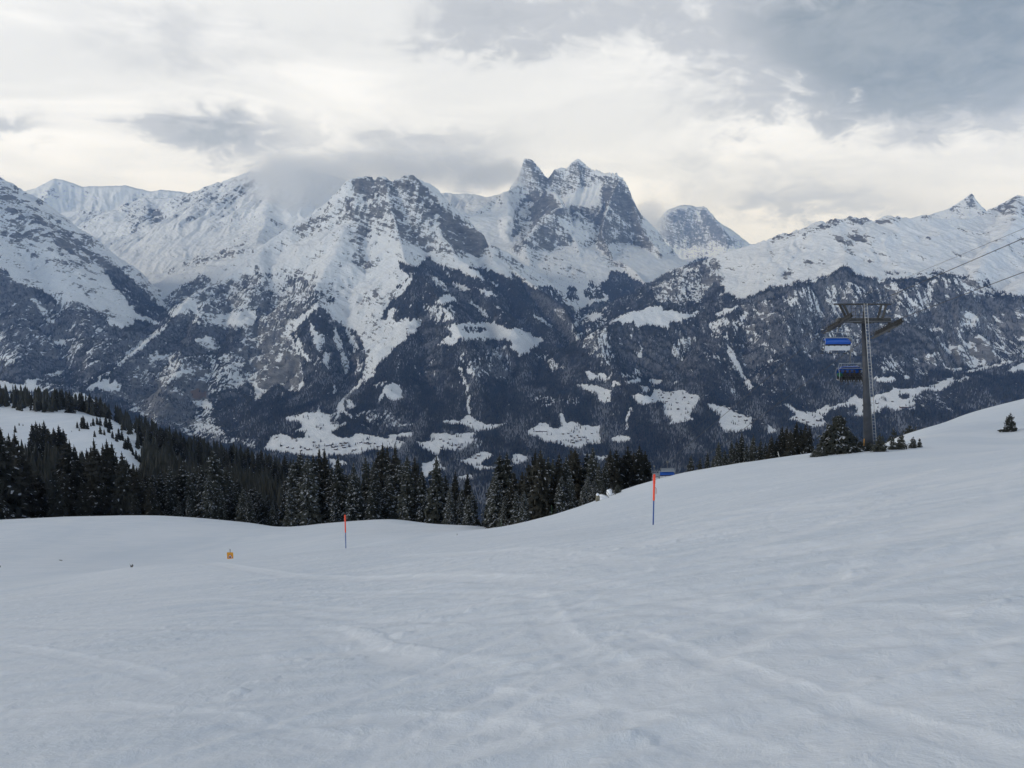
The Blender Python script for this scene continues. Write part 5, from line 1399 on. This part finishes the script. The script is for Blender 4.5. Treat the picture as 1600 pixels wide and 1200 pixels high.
# ================================================================== PISTE MARKERS AND SIGN
def marker(px, Y, ytop, ysplit, label, strap):
    b = on_ground(px, Y); st, tt = pix_st(px, ytop); zt = tt * Y
    H = zt - b.z; split = pix_st(px, ysplit)[1] * Y - b.z
    t = thing("marker_pole", label, "marker pole", b, 0, "piste marker poles")
    bm = bmesh.new(); tube(bm, [(0, 0, -.25), (0, 0, split + .01)], .026, 12); bm_obj("lower_shaft", bm, M['pole_blue'], t, True)
    bm = bmesh.new()
    k = H - split
    pts = [(0, 0, split), (0, 0, split + .03)]; rad = [.033, .038]
    z = split + .64 * k
    pts.append((0, 0, z)); rad.append(.038)
    for i in range(7):
        pts += [(0, 0, z + .012), (0, 0, z + .30 * k / 7)]; rad += [.049, .043]; z += .33 * k / 7
    pts += [(0, 0, H - .02), (0, 0, H)]; rad += [.043, .025]
    tube(bm, pts, rad, 14); bm_obj("upper_sleeve", bm, M['red'], t)
    if strap:
        bm = bmesh.new(); tube(bm, [(.05, -.01, split + .50 * k), (.075, -.01, split + .46 * k), (.078, -.01, split + .26 * k)], .011, 6); bm_obj("strap", bm, M['red_dark'], t)
    return t
marker(1020.5, 29.0, 741, 782, "near marker pole with fluorescent red top and blue foot on the right of the piste", True)
marker(540.5, 44.5, 804.5, 832, "farther marker pole with red top and blue foot on the piste edge at left", False)

Ys = 52.0
bsg = on_ground(360, Ys)
zb = pix_st(360, 875)[1] * Ys; zt = pix_st(360, 863)[1] * Ys; zp = pix_st(360, 858)[1] * Ys
sg = thing("warning_sign", "yellow warning sign with red edged white triangle at the edge of the groomed snow", "sign", bsg, 0.0)
bm = bmesh.new(); tube(bm, [(0, .03, -.3), (0, .03, zp - bsg.z)], .025, 8); bm_obj("post", bm, M['steel'], sg)
hw = 5.0 / 1265 * Ys; zc = (zb + zt) / 2 - bsg.z; hh_ = (zt - zb) / 2
bm = bmesh.new(); box(bm, (0, -.01, zc), (hw * 2, .02, hh_ * 2)); pan = bm_obj("panel", bm, M['yellow'], sg)
def plate(pts, y, mat, name):
    bm = bmesh.new()
    a = [bm.verts.new((x, y, z)) for x, z in pts]; b = [bm.verts.new((x, y + .003, z)) for x, z in pts]
    bm.faces.new(a); bm.faces.new(b[::-1])
    for i in range(len(pts)): bm.faces.new((a[i], b[i], b[(i + 1) % len(pts)], a[(i + 1) % len(pts)]))
    bmesh.ops.recalc_face_normals(bm, faces=bm.faces)
    return bm_obj(name, bm, mat, pan)
tri = lambda k, dz: [(-k, zc + dz - k * .62), (k, zc + dz - k * .62), (0, zc + dz + k * 1.11)]
plate(tri(hw * .86, -.01), -.024, M['sign_red'], "triangle_border")
plate(tri(hw * .60, -.012), -.028, M['sign_white'], "triangle_field")
plate([(.055 * math.cos(a), zc - .04 + .065 * math.sin(a)) for a in np.linspace(0, 6.28, 11)[:-1]], -.032, M['black'], "pictogram")
plate([(-.05, zc - hh_ * .93), (.05, zc - hh_ * .93), (.05, zc - hh_ * .74), (-.05, zc - hh_ * .74)], -.024, M['sign_red'], "text_line")

# ================================================================== SMALL THINGS ON THE SNOW
def blob(name, base, size, mat, seed, label, cat, subdiv=3, amp=.35):
    r = np.random.default_rng(seed)
    bm = bmesh.new(); bmesh.ops.create_icosphere(bm, subdivisions=subdiv, radius=1.0)
    ph = r.uniform(0, 6.28, 9); fr = r.uniform(1.2, 3.6, (9, 3))
    for v in bm.verts:
        d = sum(math.sin(fr[k] @ np.array(v.co) * 1.6 + ph[k]) for k in range(9)) / 9
        v.co = v.co * (1 + amp * d * 1.8)
        v.co = Vector((v.co.x * size[0], v.co.y * size[1], v.co.z * size[2]))
    o = bm_obj(name, bm, mat, None, amp < .3); o.location = base
    return tag(o, label, cat)
b = on_ground(934, 60.5)
rk = blob("rock", b + Vector((0, 0, .22)), (.16, .16, .36), M['rock'], 5, "upright yellowish rock sticking out of the snow below the firs", "rock")
bm = bmesh.new(); bmesh.ops.create_icosphere(bm, subdivisions=2, radius=1.0)
for v in bm.verts: v.co = Vector((v.co.x * .13 - .02, v.co.y * .13, v.co.z * .12 + .30))
bm_obj("snow_cap", bm, M['snowcap'], rk, True)
blob("snow_mound", on_ground(952, 62.5) + Vector((0, 0, .25)), (.24, .35, .36), M['snowcap'], 8, "rounded snow heap over a buried rock beside the dark branches", "snow mound", 3, .16)
blob("snow_mound", on_ground(942, 62.0) + Vector((0, 0, .05)), (.45, .45, .26), M['snowcap'], 9, "low snow heap between the yellowish rock and the taller heap", "snow mound", 3, .16)
def sticks(name, px, Y, segs, label, cat, mat, rad=.02, group=None):
    b = on_ground(px, Y); bm = bmesh.new()
    for a, c in segs: tube(bm, [Vector(a), (Vector(a) + Vector(c)) / 2 + Vector((.01, 0, .01)), Vector(c)], [rad, rad * .9, rad * .6], 6)
    o = bm_obj(name, bm, mat); o.location = b
    return tag(o, label, cat, group)
sticks("fallen_branch", 960, 61.5, [((-.28, 0, .58), (.10, -.1, .02)), ((-.1, -.04, .3), (.05, .05, .42))], "dark fallen branch leaning against the taller snow heap", "branch", M['twig'], .032)
sticks("fallen_branch", 952, 61.0, [((-.24, 0, .50), (.02, -.06, .12))], "thin bent branch lying across the taller snow heap", "branch", M['twig'], .018)
sticks("fallen_branch", 950, 59.8, [((-.16, 0, .36), (.10, -.05, -.05))], "short dark branch stuck in the snow right of the yellowish rock", "branch", M['twig'], .028)
tree_px('young', 965, 63.5, 768, "small leaning fir top poking out of the snow right of the heaps", None, 1.3, "fir_tree", .1)
sticks("snow_stake", 1218, 80.0, [((-.20, 0, .75), (.05, 0, -.2))], "thin white stake leaning left on the crest before the dark spruces", "stake", M['stake_white'], .035)
sticks("snow_stake", 862, 66.0, [((0, 0, .85), (.0, 0, -.2))], "thin green stake on the crest before the spruces", "stake", M['stake_green'], .018)
sticks("snow_stake", 783, 61.0, [((0, 0, .62), (0, 0, -.2))], "short green stake where the two slopes meet", "stake", M['stake_green'], .018)
sticks("marker_post", 1349.5, 80.8, [((0, 0, .9), (0, 0, -.2))], "short yellow topped post at the left of the tower foot", "post", M['yellow'], .028)
def tuft(px, Y, n, h, sp, label, seed):
    r = random.Random(seed); segs = []
    for k in range(n):
        a = r.uniform(0, 6.28); x0 = r.uniform(-sp, sp) * .4
        segs.append(((x0, 0, -.03), (x0 + math.cos(a) * sp * r.uniform(.4, 1), math.sin(a) * sp * .5, h * r.uniform(.4, 1))))
    return sticks("dry_shrub", px, Y, segs, label, "shrub", M['twig'], .014)
tuft(205.5, 47, 16, .24, .12, "round dry twig tuft at the edge of the groomed snow", 1)
tuft(95, 72, 9, .16, .24, "flat dry twigs poking through the powder at the far left", 2)
tuft(0, 66, 8, .2, .2, "dry twig tip at the very left edge of the snow shelf", 3)
tuft(714, 54, 4, .14, .03, "tiny dry stalk on the snow right of the far pole", 4)

# ================================================================== VALLEY HOUSES
hrng = random.Random(23)
def chalet_mesh(w_, d_, h_, name):
    bm = bmesh.new()
    box(bm, (0, 0, h_ / 2 - 1), (w_, d_, h_ + 2))
    rz = h_; ov = 1.0; rh = w_ * .28
    v = [bm.verts.new(p) for p in ((-w_ / 2 - ov, -d_ / 2 - ov, rz - .4), (0, -d_ / 2 - ov, rz + rh), (w_ / 2 + ov, -d_ / 2 - ov, rz - .4), (-w_ / 2 - ov, d_ / 2 + ov, rz - .4), (0, d_ / 2 + ov, rz + rh), (w_ / 2 + ov, d_ / 2 + ov, rz - .4))]
    for f, mi in (((0, 1, 4, 3), 1), ((1, 2, 5, 4), 1), ((0, 2, 1), 0), ((3, 4, 5), 0), ((0, 3, 5, 2), 0)):
        fc = bm.faces.new([v[i] for i in f]); fc.material_index = mi
    me = bpy.data.meshes.new(name); bm.to_mesh(me); bm.free()
    me.materials.append(M['chalet_wood']); me.materials.append(M['snowcap'])
    return me
CH = [chalet_mesh(11, 13, 6, "chalet"), chalet_mesh(9, 11, 5, "chalet"), chalet_mesh(14, 18, 7, "chalet")]
VILL = [("tiny dark chalet in the large village meadow left of centre in the valley", "chalets of the large left village",
   [(501,669),(433,684),(464,690),(491,692),(440,697),(450,700),(458,701),(470,699),(476,701),(482,703),(512,697),(517,696),(522,699),(527,698),(532,694),(536,697),(541,693),(563,692),(571,693),(574,692),(553,704),(578,694),(585,694),(505,703),(525,703),(545,698),(496,700),(590,699),(470,705),(538,700)]),
  ("tiny dark chalet on the sloping meadow right of the large village", "chalets of the sloping meadow", [(688,687),(693,690),(700,693),(706,697),(712,696),(718,700),(690,700),(722,694),(703,687),(743,717),(748,713),(735,662),(662,684)]),
  ("tiny chalet in the compact village on the round meadow in mid valley", "chalets of the compact mid village", [(888,678),(892,682),(898,685),(905,684),(912,684),(900,690),(894,688),(907,688),(880,679),(918,688),(902,681),(896,692),(843,688),(870,690),(925,678)]),
  ("tiny chalet scattered on the upper meadow terrace right of mid valley", "chalets of the upper terrace", [(1030,614),(1038,615),(1045,623),(1052,614),(1070,622),(1075,631),(1035,622),(1060,640),(1020,625),(1058,630),(1042,628),(1080,622),(950,623)]),
  ("tiny chalet on the long sloping meadow left of the pines by the tower", "chalets of the long sloping meadow", [(1140,640),(1150,644),(1156,652),(1168,652),(1180,657),(1190,664),(1148,651),(1165,658),(1174,662),(1132,636)]),
  ("tiny chalet in the village behind the bushy fir and tower", "chalets of the right village", [(1245,653),(1255,657),(1262,660),(1272,664),(1278,658),(1290,650),(1248,660),(1266,667),(1305,642),(1370,631),(1445,612),(1466,598),(1395,628)])]
for lab, grp, ps_ in VILL:
    for (px, py) in ps_:
        p = far_point(px, py)
        me = CH[hrng.choice([0, 0, 1, 1, 2])]
        o = bpy.data.objects.new("chalet", me); link(o)
        o.location = p; o.rotation_euler = (0, 0, hrng.uniform(-.6, .6) + hrng.choice([0, math.pi / 2]))
        tag(o, lab, "chalet", grp)
p = far_point(1415, 637.5)
o = bpy.data.objects.new("long_barn", chalet_mesh(16, 60, 6, "long_barn")); link(o); o.location = p; o.rotation_euler = (0, 0, R(80))
o.data.materials[0] = simple_mat("brown_barn_boards", (0.12, 0.055, 0.04), .8)
tag(o, "long low brown barn on the right village meadow", "barn")
p = far_point(880, 695)
for k, (px, py, lab) in enumerate([(846, 674.5, "long dark shed at the left of the round mid valley meadow")]):
    p = far_point(px, py); o = bpy.data.objects.new("long_barn", chalet_mesh(10, 70, 5, "long_barn")); link(o); o.location = p; o.rotation_euler = (0, 0, R(86)); tag(o, lab, "shed")
# ================================================================== CLOUDS WRAPPED ROUND THE SUMMITS
def cloud(px, py, Y, hw, hh, depth, D, label, seed, soft=0.55):
    c = PV(px, py, Y)
    bm = bmesh.new(); bmesh.ops.create_icosphere(bm, subdivisions=3, radius=1.0)
    m, nt = new_mat("cloud_vapour")
    t = nt.n('ShaderNodeTexCoord'); P = t.outputs['Object']
    sx, sy, sz = hw / FPX * Y, depth, hh / FPX * Y
    q = nt.scale(P, (sx / 620.0, sy / 620.0, sz / 430.0))
    q = nt.n('ShaderNodeVectorMath', {0: q, 1: (seed * 3.7, seed * 1.3, seed * 2.1)}, operation='ADD').outputs[0]
    n1 = nt.noise(q, 1.0, 5.0, 0.58, 0.7)
    r = nt.n('ShaderNodeVectorMath', {0: P}, operation='LENGTH').outputs['Value']
    fall = nt.math('SUBTRACT', 1.0, r, clamp=True)
    v = nt.math('ADD', nt.math('MULTIPLY', nt.math('SUBTRACT', n1, 0.52), 2.4), nt.math('MULTIPLY', fall, 1.5))
    dens = nt.math('MULTIPLY', nt.math('MULTIPLY', nt.ramp(v, 0.10, 0.10 + soft * 1.6), nt.ramp(fall, 0.0, 0.35)), D)
    pv = nt.n('ShaderNodeVolumePrincipled', {'Color': (0.995, 0.997, 1.0, 1.0), 'Density': dens, 'Anisotropy': 0.45, 'Absorption Color': (1, 1, 1, 1)})
    nt.n('ShaderNodeOutputMaterial', {'Volume': pv.outputs[0]})
    m.cycles.volume_step_rate = 0.5
    o = bm_obj("cloud", bm, m)
    o.location = c; o.scale = (sx, sy, sz)
    tag(o, label, "cloud", kind='stuff')
cloud(468, 288, 11300, 125, 62, 800, 0.0027, "soft white cloud hiding the crest left of the rocky pyramid", 1)
cloud(560, 262, 11800, 150, 36, 600, 0.0020, "pale cloud bank drifting behind the rocky pyramid", 2)
cloud(700, 268, 11900, 140, 40, 600, 0.0018, "grey white cloud over the glacier between the two rocky massifs", 3)
cloud(778, 274, 12250, 72, 36, 450, 0.0026, "cloud lapping against the leaning horn of the twin peak", 4)
cloud(1014, 348, 18500, 42, 42, 1000, 0.0020, "cloud filling the gap left of the distant pyramid peak", 5)
cloud(425, 268, 12200, 60, 30, 500, 0.0030, "torn wisp over the far left crest", 7)
# ================================================================== HAZE
bm = bmesh.new()
box(bm, (0, 11400, 400), (56000, 33000, 4000))
m, nt = new_mat("haze_air")
pv = nt.n('ShaderNodeVolumePrincipled', {'Color': (0.32, 0.54, 1.0, 1.0), 'Density': 2.7e-5, 'Anisotropy': 0.0, 'Absorption Color': (1, 1, 1, 1)})
nt.n('ShaderNodeOutputMaterial', {'Volume': pv.outputs[0]})
hz_o = bm_obj("haze", bm, m)
tag(hz_o, "thin blue winter haze filling the valley air", "haze", kind='stuff')
